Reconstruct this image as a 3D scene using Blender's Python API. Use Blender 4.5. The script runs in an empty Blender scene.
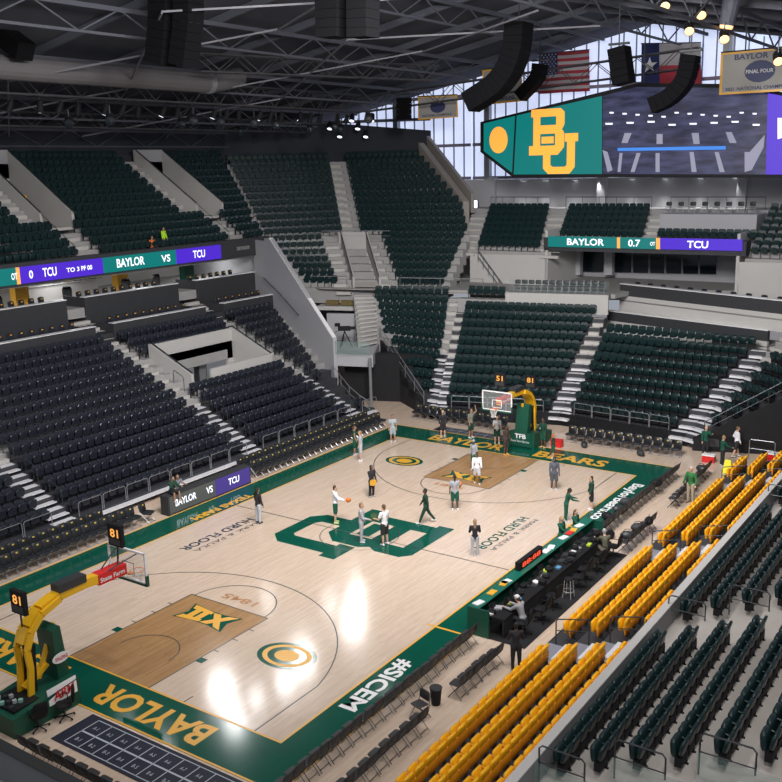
import bpy, bmesh, math, random
import numpy as np
from mathutils import Vector, Matrix
R = random.Random(7)
scene = bpy.context.scene
COL = scene.collection
PI = math.pi

# ------------------------------------------------------------------ camera
CAM = np.array([24.7763, -18.6489, 16.2825]); YAW, PITCH, ROLL, FPX = -0.6059, -0.2289, -0.0254, 962.6485
fw = np.array([math.sin(YAW)*math.cos(PITCH), math.cos(YAW)*math.cos(PITCH), math.sin(PITCH)])
rt = np.cross(fw, [0, 0, 1]); rt /= np.linalg.norm(rt); up = np.cross(rt, fw)
rt, up = rt*math.cos(ROLL)+up*math.sin(ROLL), -rt*math.sin(ROLL)+up*math.cos(ROLL)
cd = bpy.data.cameras.new('camera'); cam = bpy.data.objects.new('camera', cd); COL.objects.link(cam)
cam.matrix_world = Matrix(((rt[0], up[0], -fw[0], CAM[0]), (rt[1], up[1], -fw[1], CAM[1]), (rt[2], up[2], -fw[2], CAM[2]), (0, 0, 0, 1)))
cd.sensor_width = 36; cd.lens = 36*FPX/782; cd.clip_end = 500; scene.camera = cam

def ray(px, py): return fw+rt*(px-391)/FPX-up*(py-391)/FPX
def at(px, py, ax, v):
    d = ray(px, py); i = 'xyz'.index(ax); return Vector(CAM+d*(v-CAM[i])/d[i])
def onpl(px, py, n, c):
    d = ray(px, py); n = np.array(n, float); return Vector(CAM+d*(c-n@CAM)/(n@d))
def proj(p):
    d = np.array(p)-CAM; z = d@fw
    return (391+FPX*(d@rt)/z, 391-FPX*(d@up)/z, z) if z > .1 else (-9999, -9999, z)
def seen(p, m=20):
    x, y, z = proj(p); return z > .1 and -m < x < 782+m and -m < y < 782+m
def V(*a): return Vector(a)
def lerp(a, b, t): return a+(b-a)*t

# --------------------------------------------------------------- materials
MATS = {}
def mat(name, col, rough=.6, metal=0, noise=0, scale=8, spec=.5, emit=None, estr=1, coat=0, alpha=None, trans=0):
    if name in MATS: return MATS[name]
    m = bpy.data.materials.new(name); m.use_nodes = True; nt = m.node_tree; b = nt.nodes['Principled BSDF']
    b.inputs['Base Color'].default_value = (*col, 1); b.inputs['Roughness'].default_value = rough
    b.inputs['Metallic'].default_value = metal; b.inputs['Specular IOR Level'].default_value = spec
    b.inputs['Coat Weight'].default_value = coat
    if trans: b.inputs['Transmission Weight'].default_value = trans
    if alpha is not None: b.inputs['Alpha'].default_value = alpha
    if emit: b.inputs['Emission Color'].default_value = (*emit, 1); b.inputs['Emission Strength'].default_value = estr
    if noise:
        tc = nt.nodes.new('ShaderNodeTexCoord'); n = nt.nodes.new('ShaderNodeTexNoise'); n.inputs['Scale'].default_value = scale
        n.inputs['Detail'].default_value = 4
        mx = nt.nodes.new('ShaderNodeMix'); mx.data_type = 'RGBA'
        mx.inputs[6].default_value = (*[c*(1-noise) for c in col], 1); mx.inputs[7].default_value = (*[min(1, c*(1+noise)) for c in col], 1)
        nt.links.new(tc.outputs['Object'], n.inputs['Vector']); nt.links.new(n.outputs['Fac'], mx.inputs[0]); nt.links.new(mx.outputs[2], b.inputs['Base Color'])
    MATS[name] = m; return m
def wood(name, c1, c2, rough=.2):
    m = bpy.data.materials.new(name); m.use_nodes = True; nt = m.node_tree; b = nt.nodes['Principled BSDF']; L = nt.links.new
    tc = nt.nodes.new('ShaderNodeTexCoord'); mp = nt.nodes.new('ShaderNodeMapping'); mp.inputs['Rotation'].default_value = (0, 0, PI/2)
    br = nt.nodes.new('ShaderNodeTexBrick'); br.inputs['Scale'].default_value = 1; br.inputs['Brick Width'].default_value = 1.3; br.inputs['Row Height'].default_value = .09
    br.inputs['Mortar Size'].default_value = .002; br.inputs['Color1'].default_value = (*c1, 1); br.inputs['Color2'].default_value = (*c2, 1)
    br.inputs['Mortar'].default_value = (*[c*.8 for c in c2], 1); br.offset = .37
    n = nt.nodes.new('ShaderNodeTexNoise'); n.inputs['Scale'].default_value = 1.7; n.inputs['Detail'].default_value = 5
    mp2 = nt.nodes.new('ShaderNodeMapping'); mp2.inputs['Scale'].default_value = (6, .8, 1)
    mx = nt.nodes.new('ShaderNodeMix'); mx.data_type = 'RGBA'; mx.blend_type = 'MULTIPLY'; mx.inputs[0].default_value = .35
    cr = nt.nodes.new('ShaderNodeValToRGB'); cr.color_ramp.elements[0].position = .3; cr.color_ramp.elements[0].color = (.72, .68, .64, 1); cr.color_ramp.elements[1].position = .7
    L(tc.outputs['Object'], mp.inputs[0]); L(mp.outputs[0], br.inputs[0]); L(tc.outputs['Object'], mp2.inputs[0]); L(mp2.outputs[0], n.inputs['Vector'])
    L(n.outputs['Fac'], cr.inputs[0]); L(br.outputs[0], mx.inputs[6]); L(cr.outputs[0], mx.inputs[7]); L(mx.outputs[2], b.inputs['Base Color'])
    b.inputs['Roughness'].default_value = rough; b.inputs['Specular IOR Level'].default_value = .5
    MATS[name] = m; return m
M_maple = wood('maple', (.73, .585, .465), (.655, .515, .40), .13)
M_key = wood('key_wood', (.47, .28, .13), (.38, .215, .095), .17)
M_green = mat('court_green', (.003, .085, .055), .12, noise=.12, scale=1.5)
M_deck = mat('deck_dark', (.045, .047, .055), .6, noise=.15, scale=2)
M_spk = mat('speaker_black', (.004, .004, .005), .85, spec=.12)
M_clear = mat('clear_glass', (.3, .4, .4), .08, alpha=.06)
M_gold = mat('gold_paint', (.80, .42, .04), .3)
M_goldtxt = M_gold
M_white = mat('white_paint', (.85, .85, .85), .35)
M_line = mat('line_black', (.03, .045, .045), .3)
M_conc = mat('concrete', (.50, .485, .46), .85, noise=.12, scale=1.2)
M_concd = mat('concrete_tread', (.34, .335, .33), .9, noise=.15, scale=1.5)
M_step = mat('step_white', (.70, .70, .73), .5, noise=.1, scale=6)
M_wall = mat('wall_grey', (.40, .40, .42), .8, noise=.06, scale=.8)
M_wallw = mat('wall_light', (.50, .49, .47), .8, noise=.06, scale=.8)
M_dark = mat('dark_panel', (.035, .037, .042), .7, noise=.15, scale=2)
M_black = mat('black', (.009, .009, .011), .7, spec=.3)
M_curt = mat('curtain', (.010, .010, .012), .9, noise=.4, scale=3)
M_seatk = mat('seat_black', (.017, .020, .030), .36, noise=.2, scale=9)
M_seatg = mat('seat_green', (.0085, .024, .026), .34, noise=.2, scale=9, spec=.35)
M_seaty = mat('seat_yellow', (.95, .47, .008), .42, noise=.06, scale=5)
M_seatyb = mat('seat_amber', (.80, .30, .012), .5)
M_metal = mat('metal_grey', (.35, .36, .38), .4, .6)
M_metald = mat('metal_dark', (.06, .065, .07), .45, .5)
M_metall = mat('metal_light', (.62, .63, .65), .35, .4)
M_steel = mat('roof_steel', (.075, .08, .10), .7, .0, noise=.1)
M_roof = mat('roof_deck', (.048, .052, .070), .9, noise=.2, scale=.6)
M_band = mat('acoustic_band', (.030, .033, .045), .9)
M_glass = mat('rail_glass', (.25, .40, .36), .08, alpha=.16)
M_glassd = mat('dark_glass', (.012, .018, .024), .08)
M_navy = mat('mat_navy', (.010, .014, .032), .6)
M_bgreen = mat('padding_green', (.004, .075, .045), .5)
M_yarm = mat('arm_yellow', (.86, .48, .015), .35)
M_red = mat('red', (.65, .02, .02), .4)
M_orange = mat('orange', (.8, .2, .02), .5)
M_teal_e = mat('led_teal', (.0, .005, .005), .5, emit=(.0, .18, .17), estr=1.0)
M_pur_e = mat('led_purple', (.0, .0, .01), .5, emit=(.075, .02, .60), estr=1.0)
M_purd_e = mat('led_purple_dim', (.0, .0, .02), .5, emit=(.07, .045, .24), estr=1.0)
M_whi_e = mat('led_white', (.5, .5, .5), .5, emit=(.85, .9, 1), estr=1.1)
M_ora_e = mat('led_orange', (.2, .1, 0), .5, emit=(1, .42, .09), estr=1.0)
M_redled = mat('led_red', (.2, 0, 0), .5, emit=(1, .10, .04), estr=1.1)
M_grey_e = mat('led_grey', (.02, .02, .02), .4, emit=(.07, .075, .07), estr=1)
M_rec = mat('duct', (.12, .115, .12), .7, noise=.1)

# ------------------------------------------------------------- mesh helper
class MB:
    def __init__(s): s.v = []; s.f = []; s.mi = []
    def add(s, vs, fs, mi=0):
        o = len(s.v); s.v += [tuple(v) for v in vs]; s.f += [tuple(i+o for i in f) for f in fs]; s.mi += [mi]*len(fs); return s
    def box(s, c, d, M=None, mi=0):
        hx, hy, hz = d[0]/2, d[1]/2, d[2]/2
        vs = [Vector((sx*hx, sy*hy, sz*hz)) for sx in (-1, 1) for sy in (-1, 1) for sz in (-1, 1)]
        if M is not None: vs = [M @ v for v in vs]
        vs = [v+Vector(c) for v in vs]
        return s.add(vs, [(0, 1, 3, 2), (4, 6, 7, 5), (0, 4, 5, 1), (2, 3, 7, 6), (0, 2, 6, 4), (1, 5, 7, 3)], mi)
    def bb(s, x0, x1, y0, y1, z0, z1, mi=0): return s.box(((x0+x1)/2, (y0+y1)/2, (z0+z1)/2), (abs(x1-x0), abs(y1-y0), abs(z1-z0)), mi=mi)
    def prism(s, a, b, w, h, upv=(0, 0, 1), mi=0):   # beam from a to b, width w, height h
        a, b = Vector(a), Vector(b); d = (b-a).normalized(); u = Vector(upv)
        sd = d.cross(u)
        if sd.length < 1e-4: sd = d.cross(Vector((1, 0, 0)))
        sd.normalize(); u = sd.cross(d)
        vs = [p+sd*sx*w/2+u*sz*h/2 for p in (a, b) for sx, sz in ((-1, -1), (1, -1), (1, 1), (-1, 1))]
        return s.add(vs, [(3, 2, 1, 0), (4, 5, 6, 7), (0, 1, 5, 4), (1, 2, 6, 5), (2, 3, 7, 6), (3, 0, 4, 7)], mi)
    def tube(s, pts, r, n=6, cap=True, mi=0):
        pts = [Vector(p) for p in pts]; rs = r if isinstance(r, (list, tuple)) else [r]*len(pts)
        vs = []; ref = None
        for i, p in enumerate(pts):
            d = (pts[min(i+1, len(pts)-1)]-pts[max(i-1, 0)]).normalized()
            if ref is None: ref = Vector((0, 0, 1)) if abs(d.z) < .9 else Vector((1, 0, 0))
            a = d.cross(ref).normalized(); b = a.cross(d); ref = b
            vs += [p+(a*math.cos(2*PI*k/n)+b*math.sin(2*PI*k/n))*rs[i] for k in range(n)]
        fs = [(i*n+k, i*n+(k+1) % n, (i+1)*n+(k+1) % n, (i+1)*n+k) for i in range(len(pts)-1) for k in range(n)]
        if cap: fs += [tuple(range(n)), tuple((len(pts)-1)*n+k for k in reversed(range(n)))]
        return s.add(vs, fs, mi)
    def lathe(s, prof, c=(0, 0, 0), n=12, mi=0):
        c = Vector(c); vs = [c+Vector((r*math.cos(2*PI*k/n), r*math.sin(2*PI*k/n), z)) for r, z in prof for k in range(n)]
        fs = [(i*n+k, i*n+(k+1) % n, (i+1)*n+(k+1) % n, (i+1)*n+k) for i in range(len(prof)-1) for k in range(n)]
        return s.add(vs, fs+[tuple(reversed(range(n))), tuple((len(prof)-1)*n+k for k in range(n))], mi)
    def poly(s, pts, d, mi=0):     # planar polygon extruded by vector d
        pts = [Vector(p) for p in pts]; d = Vector(d); n = len(pts)
        return s.add(pts+[p+d for p in pts], [tuple(range(n)), tuple(n+k for k in reversed(range(n)))]+[(k, n+k, n+(k+1) % n, (k+1) % n) for k in range(n)], mi)
    def ell(s, c, r, n=8, m=6, M=None, mi=0):
        vs = []; c = Vector(c)
        for j in range(m+1):
            t = PI*j/m
            for k in range(n):
                v = Vector((r[0]*math.sin(t)*math.cos(2*PI*k/n), r[1]*math.sin(t)*math.sin(2*PI*k/n), r[2]*math.cos(t)))
                vs.append(c+(M @ v if M is not None else v))
        return s.add(vs, [(j*n+k, (j+1)*n+k, (j+1)*n+(k+1) % n, j*n+(k+1) % n) for j in range(m) for k in range(n)], mi)
    def panel(s, w, h, t, r, M, seg=3, bev=.25, mi=0, curve=0):   # rounded slab in local XZ, thickness along Y, M places it
        out = []
        for cx, cz, a0 in ((w/2-r, h-r, 0), (-w/2+r, h-r, PI/2), (-w/2+r, r, PI), (w/2-r, r, 1.5*PI)):
            for k in range(seg+1):
                a = a0+PI/2*k/seg; out.append((cx+r*math.cos(a), cz+r*math.sin(a)))
        n = len(out); b = bev*t; vs = []
        for y, sc in ((-t/2, 1-2*b/w), (-t/2+b, 1), (t/2-b, 1), (t/2, 1-2*b/w)):
            for x, z in out: vs.append(M @ Vector((x*sc, y+curve*(2*x/w)**2, h/2+(z-h/2)*sc)))
        fs = [tuple(range(n)), tuple(3*n+k for k in reversed(range(n)))]
        for i in range(3): fs += [(i*n+k, (i+1)*n+k, (i+1)*n+(k+1) % n, i*n+(k+1) % n) for k in range(n)]
        return s.add(vs, fs, mi)
    def mesh(s, name, mats, smooth=False):
        me = bpy.data.meshes.new(name); me.from_pydata(s.v, [], s.f)
        for m in (mats if isinstance(mats, (list, tuple)) else [mats]): me.materials.append(m)
        if any(s.mi): me.polygons.foreach_set('material_index', s.mi)
        bm = bmesh.new(); bm.from_mesh(me); bmesh.ops.recalc_face_normals(bm, faces=bm.faces); bm.to_mesh(me); bm.free()
        if smooth: me.shade_smooth()
        me.update(); return me
    def build(s, name, mats, parent=None, smooth=False, **k):
        o = bpy.data.objects.new(name, s.mesh(name, mats, smooth)); COL.objects.link(o)
        if parent is not None: o.parent = parent
        tag(o, **k); return o
def tag(o, label=None, cat=None, group=None, kind=None):
    if label: o['label'] = label
    if cat: o['category'] = cat
    if group: o['group'] = group
    if kind: o['kind'] = kind
    return o
def thing(name, loc, label, cat, rz=0, group=None, M=None):
    o = bpy.data.objects.new(name, None); COL.objects.link(o); o.empty_display_size = .2
    if M is not None: o.matrix_world = M
    else: o.location = loc; o.rotation_euler = (0, 0, rz)
    return tag(o, label, cat, group)
def inst(name, me, parent=None, M=None, **k):
    o = bpy.data.objects.new(name, me); COL.objects.link(o)
    if parent is not None: o.parent = parent
    if M is not None: o.matrix_local = M
    return tag(o, **k)
def copy_thing(src, M=None, loc=None, rz=0, label=None, group=None):
    r = src.copy(); COL.objects.link(r)
    if M is not None: r.matrix_world = M
    else: r.location = loc; r.rotation_euler = (0, 0, rz)
    if label: r['label'] = label
    if group: r['group'] = group
    for ch in KIDS(src):
        c = ch.copy(); COL.objects.link(c); c.parent = r
        for g in KIDS(ch): d = g.copy(); COL.objects.link(d); d.parent = c
    return r
_kids = {}
def KIDS(o):
    if o.name not in _kids: _kids[o.name] = [c for c in bpy.data.objects if c.parent == o]
    return _kids[o.name]
ORD = ['zeroth', 'first', 'second', 'third', 'fourth', 'fifth', 'sixth', 'seventh', 'eighth', 'ninth', 'tenth', 'eleventh', 'twelfth', 'thirteenth', 'fourteenth', 'fifteenth', 'sixteenth', 'seventeenth', 'eighteenth', 'nineteenth']
def ordn(k):
    if k < 20: return ORD[k]
    tens = ['', '', 'twent', 'thirt', 'fort', 'fift', 'sixt', 'sevent'][k//10]
    return tens+'ieth' if k % 10 == 0 else tens+'y-'+ORD[k % 10]

def wm(o): return (wm(o.parent) @ o.matrix_parent_inverse if o.parent else Matrix()) @ o.matrix_basis
def attach(o, parent): o.parent = parent; o.matrix_parent_inverse = wm(parent).inverted(); return o
def buildw(mb, name, mats, parent, smooth=False, **k):    # mesh given in world coordinates, parented to a placed thing
    return attach(mb.build(name, mats, None, smooth, **k), parent)
# text -> mesh placed on a plane: o = lower-left corner, r/u = unit vectors; fitted to width w, height h
def text(s, o, r, u, w, h, mt, parent=None, name='lettering', ext=.004, bold=.02, center=False, **k):
    cu = bpy.data.curves.new('t', 'FONT'); cu.body = s; cu.offset = bold; cu.extrude = 0; cu.resolution_u = 3
    ob = bpy.data.objects.new('t', cu); me = bpy.data.meshes.new_from_object(ob)
    bpy.data.objects.remove(ob); bpy.data.curves.remove(cu)
    o, r, u = Vector(o), Vector(r).normalized(), Vector(u).normalized(); n = r.cross(u)
    xs = [v.co.x for v in me.vertices]; ys = [v.co.y for v in me.vertices]; x0, x1, y0, y1 = min(xs), max(xs), min(ys), max(ys)
    sx = w/(x1-x0); sy = h/(y1-y0)
    for v in me.vertices: v.co = o+r*((v.co.x-x0)*sx)+u*((v.co.y-y0)*sy)+n*ext
    me.materials.append(mt); ob = bpy.data.objects.new(name, me); COL.objects.link(ob)
    if parent is not None: attach(ob, parent)
    tag(ob, **k); return ob
def frame(o, x, y):   # matrix with given origin, x dir, y dir (z up)
    x = Vector(x).normalized(); y = Vector(y).normalized(); z = x.cross(y)
    return Matrix(((x[0], y[0], z[0], o[0]), (x[1], y[1], z[1], o[1]), (x[2], y[2], z[2], o[2]), (0, 0, 0, 1)))
def place(loc, fdir):  # z-up frame whose local +Y points along fdir
    f = Vector((fdir[0], fdir[1], 0)).normalized(); return frame(loc, (f.y, -f.x, 0), f)
# ================================================================== COURT
SW, SL = 7.62, 28.65
AX0, AX1, AY0, AY1 = -9.38, 9.15, -1.9, 31.1
fl = MB().add([(-60, -30, -.012), (60, -30, -.012), (60, 80, -.012), (-60, 80, -.012)], [(0, 1, 2, 3)]).build('floor', M_maple, kind='structure')
court = MB().bb(-SW, SW, 0, SL, -.012, 0).build('basketball_court', M_maple, kind='structure')
def flat(pts, z, name, m, parent=court, **k): return MB().poly([(x, y, z) for x, y in pts], (0, 0, .001)).build(name, m, parent, **k)
mb = MB()
for x0, x1, y0, y1 in ((AX0, -SW, AY0, AY1), (SW, AX1, AY0, AY1), (-SW, SW, AY0, 0), (-SW, SW, SL, AY1)): mb.bb(x0, x1, y0, y1, -.012, .001)
mb.build('apron', M_green, court, label='dark green painted border')
mb = MB(); w = .07
for a, b, c, d in ((-SW-w, -SW, -w, SL+w), (SW, SW+w, -w, SL+w), (-SW, SW, -w, 0), (-SW, SW, SL, SL+w)): mb.bb(a, b, c, d, .001, .003)
for a, b, c, d in ((AX0, AX0+w, AY0, AY1), (AX1-w, AX1, AY0, AY1), (AX0, AX1, AY0, AY0+w), (AX0, AX1, AY1-w, AY1)): mb.bb(a, b, c, d, .001, .003)
for yy in (8.5, SL-8.5): mb.bb(SW-.3, SW+1.1, yy-.05, yy+.05, .003, .0045)
mb.build('boundary_line', M_gold, court)
KW = 2.0
for s in (0, 1):
    f = (lambda y: y) if s == 0 else (lambda y: SL-y)
    end = 'near' if s == 0 else 'far'
    mb = MB().bb(-KW, KW, min(f(0), f(5.79)), max(f(0), f(5.79)), 0, .002); mb.build('key_paint', M_key, court, label='brown stained wood lane at the %s end' % end)
    def arc(c, r, a0, a1, wd=.05, n=40, m=None):
        m = m or MB()
        pts = [(a0+(a1-a0)*k/n) for k in range(n+1)]
        vs = [(c[0]+rr*math.cos(a), f(c[1]+rr*math.sin(a)), .0035) for a in pts for rr in (r-wd/2, r+wd/2)]
        return m.add(vs, [(2*k, 2*k+1, 2*k+3, 2*k+2) for k in range(n)])
    mb = arc((0, 5.79), 1.83, 0, PI); arc((0, 1.575), 1.22, 0, PI, m=mb, wd=.04)
    R3 = 6.75; xs = 6.6; a = math.acos(xs/R3); arc((0, 1.575), R3, a, PI-a, m=mb)
    yb = 1.575+R3*math.sin(a)
    for x in (-xs, xs): mb.bb(x-.025, x+.025, min(f(0), f(yb)), max(f(0), f(yb)), .002, .0035)
    for x in (-KW, KW): mb.bb(x-.025, x+.025, min(f(0), f(5.79)), max(f(0), f(5.79)), .002, .0035)
    mb.bb(-KW, KW, f(5.79)-.025, f(5.79)+.025, .002, .0035)
    for yy in (2.95, 3.9, 4.75): 
        for x in (-KW-.12, KW+.12): mb.bb(x-.12, x+.12, f(yy)-.025, f(yy)+.025, .002, .0035)
    for x in (-3.6, 3.6): mb.bb(x-.025, x+.025, min(f(0), f(.4)), max(f(0), f(.4)), .002, .0035)
    mb.build('court_line', M_line, court, label='thin dark lane and three-point lines, %s half' % end)
    mb = MB()
    for x in (-KW-.17, KW+.17): mb.bb(x-.15, x+.15, f(2.2)-.15, f(2.2)+.15, .002, .0035)
    mb.build('lane_block', M_green, court)
    # conference mark on the lane: flared roman numerals XII on a dark outline
    sg = 1 if s else -1   # reading direction
    def P2(u, v): return (sg*u, f(4.65)+sg*v, .004)
    mb = MB()
    mb.add([P2(-1.25, .62), P2(-.5, .47), P2(.5, .47), P2(1.25, .62), P2(1.0, 0), P2(1.25, -.62), P2(.5, -.47), P2(-.5, -.47), P2(-1.25, -.62), P2(-1.0, 0)], [tuple(range(10))])
    dk = mb.build('lane_emblem', M_green, court)
    mb = MB()
    qn = [0]
    def q(pts): qn[0] += 1; mb.add([(x, y, .0055+.0006*qn[0]) for x, y, _ in [P2(*p) for p in pts]], [tuple(range(len(pts)))])
    q([(-1.12, .55), (-.70, .44), (.04, -.40), (-.32, -.42)]); q([(-.36, .42), (.02, .42), (-.68, -.44), (-1.12, -.55)])
    for x in (.14, .54): q([(x, .40), (x+.29, .40), (x+.29, -.40), (x, -.40)])
    q([(.05, .42), (1.12, .55), (1.0, .26), (.05, .24)]); q([(.05, -.24), (1.0, -.26), (1.12, -.55), (.05, -.42)])
    mb.build('roman_numeral', M_gold, dk)
    # plain round emblem on the wing
    cx, cy = (4.45, 4.0) if s == 0 else (-4.5, 24.75)
    mb = MB(); mb.add([(cx+1.15*math.cos(2*PI*k/32), cy+.85*math.sin(2*PI*k/32), .003) for k in range(32)], [tuple(range(32))]); e = mb.build('wing_emblem', M_green, court, label='round green and gold emblem on the %s wing' % end)
    mb = MB()
    for (ox, oy, ra, rb) in ((0, 0, .75, .95),):
        n = 28; vs = [(cx+ox+r*1.0*math.cos(a), cy+oy+r*.74*math.sin(a), .0045) for k in range(n+1) for a in [2*PI*k/n] for r in (ra, rb)]
        mb.add(vs, [(2*k, 2*k+1, 2*k+3, 2*k+2) for k in range(n)])
    mb.add([(cx+.48*math.cos(2*PI*k/20), cy+.36*math.sin(2*PI*k/20), .0045) for k in range(20)], [tuple(range(20))])
    mb.build('emblem_ring', M_gold, e)
    text('1845', (.85, 6.62, 0) if s == 0 else (-.85, SL-6.62, 0), (-1, 0, 0) if s == 0 else (1, 0, 0), (0, -1, 0) if s == 0 else (0, 1, 0), 1.7, .42, mat('brown_paint', (.42, .20, .08), .35), court, 'founding_year', .003)
mb = MB(); mb.bb(-SW, SW, SL/2-.025, SL/2+.025, .0055, .0065)
n = 48; vs = [(r*math.cos(2*PI*k/n), SL/2+r*math.sin(2*PI*k/n), .0062) for k in range(n+1) for r in (1.80, 1.84)]; mb.add(vs, [(2*k, 2*k+1, 2*k+3, 2*k+2) for k in range(n)])
mb.build('centre_line', M_line, court)
BU = [[(337, 120), (510, 120), (532, 142), (485, 165), (337, 165)], [(532, 142), (532, 215), (518, 240), (485, 215), (485, 165)], [(390, 215), (485, 215), (518, 240), (480, 265), (390, 265)],
      [(518, 240), (532, 265), (532, 345), (480, 320), (480, 265)], [(480, 335), (480, 320), (532, 345), (495, 390), (325, 390), (325, 335)], [(350, 165), (390, 165), (390, 335), (350, 335)],
      [(400, 282), (470, 282), (470, 322), (400, 322)], [(410, 390), (452, 390), (452, 450), (410, 470)], [(410, 470), (452, 450), (467, 462), (540, 462), (550, 450), (595, 465), (565, 503), (440, 503)],
      [(550, 315), (595, 315), (595, 465), (550, 450)], [(537, 268), (612, 268), (612, 315), (537, 315)]]
def bu(o, r, u, w, h, th, m, parent, name, mbx=None):
    o, r, u = Vector(o), Vector(r), Vector(u); n_ = r.cross(u); mb = MB()
    for pl in BU: mb.poly([o+r*((x-325)/287*w)+u*((503-y)/383*h) for x, y in pl], n_*th)
    return mb.build(name, m)
b = bu((-3.45, 17.35, .004), (0, -1, 0), (1, 0, 0), 5.9, 6.8, .001, M_green, court, 'centre_logo'); b.parent = court; b['label'] = 'large interlocking green letters at midcourt'
def tcourt(s, o, r, u, w, h, m, name='court_lettering', **k): return text(s, (o[0], o[1], 0), r, u, w, h, m, court, name, .004, **k)
for s_, x0_, w_ in (('BAYLOR', 5.62, 4.9), ('BEARS', -1.25, 4.3)):
    tcourt(s_, (x0_, -.48, 0), (-1, 0, 0), (0, -1, 0), w_, 1.05, M_gold, 'baseline_lettering', bold=.03)
for s_, x0_, w_ in (('BAYLOR', -5.75, 5.0), ('BEARS', 1.3, 4.3)):
    tcourt(s_, (x0_, SL+.5, 0), (1, 0, 0), (0, 1, 0), w_, 1.15, M_gold, 'baseline_lettering', bold=.03)
tcourt('#SICEM', (7.82, 5.9, 0), (0, -1, 0), (1, 0, 0), 3.5, .72, M_white, 'sideline_lettering', bold=.03)
tcourt('BaylorBears.com', (7.85, 27.4, 0), (0, -1, 0), (1, 0, 0), 6.6, .75, M_white, 'sideline_lettering', bold=.03)
for xa, y0_ in ((5.2, 20.1), (-5.95, 13.3)):
    tcourt('HURD FLOOR', (xa, y0_, 0), (0, -1, 0), (1, 0, 0), 4.5, .5, M_green if xa > 0 else mat('navy_paint', (.02, .04, .07), .3), 'donor_lettering', bold=.02)
    tcourt('MARK & PAULA', (xa+.68 if xa > 0 else xa+.72, y0_, 0), (0, -1, 0), (1, 0, 0), 4.3, .26, mat('navy_paint', (.02, .04, .07), .3), 'donor_lettering', bold=0)
tcourt('TEXAS FARM', (-8.35, 15.9, 0), (0, -1, 0), (1, 0, 0), 4.1, .5, M_gold, 'sponsor_lettering', bold=.05)
# ---- seating chart floor mat of numbered squares, both ends
def chart(x0, x1, y0, y1, flip, label):
    t = MB().bb(x0, x1, y0, y1, .001, .008).build('floor_mat', M_navy, label=label, cat='floor mat')
    g = MB(); nx = max(1, int((x1-x0-.5)/.62)); hy = (y1-y0-.25)/2
    bx0 = x0+.45
    for r_ in range(2):
        yy0 = y0+.12+r_*hy
        for k in range(nx):
            a = bx0+k*.62; 
            for (p0, p1, q0, q1) in ((a, a+.03, yy0, yy0+hy), (a, a+.62, yy0, yy0+.03), (a, a+.62, yy0+hy-.03, yy0+hy)): g.bb(p0, p1, q0, q1, .008, .0095)
    g.bb(bx0+nx*.62, bx0+nx*.62+.03, y0+.12, y0+.12+2*hy, .008, .0095)
    g.build('square_grid', mat('grid_white', (.5, .55, .6), .5), t)
    if not flip:
        for r_ in range(2):
            for k in range(nx):
                text('%s-%d' % ('BA'[r_], k+1), (bx0+k*.62+.2, y0+.12+r_*hy+hy*.35, 0), (1, 0, 0), (0, 1, 0), .2, .14, mat('grid_white', (.5, .55, .6)), t, 'square_number', .0095, 0)
chart(1.7, 8.6, -3.55, -2.0, False, 'navy floor mat with white numbered squares behind the near baseline')
chart(-6.6, -.9, AY1+.08, AY1+1.0, True, 'navy floor mat with white grid squares behind the far baseline')

# ================================================================== SEAT MODELS
def seat_meshes(kind, matb, lod=1):
    """tip-up stadium seat, origin at the back of its tread, +Y looks at the court"""
    tilt = Matrix.Translation((0, .10, .40)) @ Matrix.Rotation(math.radians(12), 4, 'X')
    hb = .42 if kind == 'g' else .50
    back = MB().panel(.475 if kind == 'y' else .50, hb, .10 if kind == 'y' else .08, .07 if kind == 'k' else .13, tilt, 3 if lod else 2, curve=.03 if lod else 0)
    fold = Matrix.Translation((0, .24, .36)) @ Matrix.Rotation(math.radians(-6), 4, 'X')
    pan = MB().panel(.46, .42, .13 if kind == 'g' else .09, .08, fold, 2 if lod else 1)
    arm = MB(); az = .66 if kind == 'y' else .60
    arm.panel(.045, .28, .045, .02, Matrix.Translation((.255, .08, az)) @ Matrix.Rotation(math.radians(-80), 4, 'X'), 1)
    arm.box((.255, .13, .42), (.035, .06, .36))
    leg = MB().box((.255, .12, .13), (.035, .10, .26)); leg.box((0, .14, .27), (.44, .16, .22)) if kind == 'g' else None; leg.box((.255, .14, .012), (.06, .2, .024))
    if kind == 'y': back.panel(.515, .34, .05, .03, Matrix.Translation((0, .05, .26)), 1, mi=1)
    mb_ = [matb, M_seatyb if kind == 'y' else M_black]
    return [('backrest', back.mesh('backrest', mb_, lod == 1)), ('seat_pan', pan.mesh('seat_pan', matb, lod == 1)), ('armrest', arm.mesh('armrest', M_seatyb if kind == 'y' else matb)), ('standard', leg.mesh('standard', M_black if kind == 'g' else M_metald))]
def stuff_template():
    tilt = Matrix.Translation((0, .10, .40)) @ Matrix.Rotation(math.radians(12), 4, 'X')
    m = MB().panel(.50, .52, .08, .075, tilt, 1); m.panel(.45, .38, .09, .08, Matrix.Translation((0, .24, .36)) @ Matrix.Rotation(math.radians(-6), 4, 'X'), 1)
    m.box((.255, .10, .3), (.035, .10, .6)); m.box((.255, .2, .60), (.045, .24, .04)); return m
TPL = stuff_template()
SEATS = {'k': [], 'g': [], 'y': []}      # kind -> list of (matrix, label, group)
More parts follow.
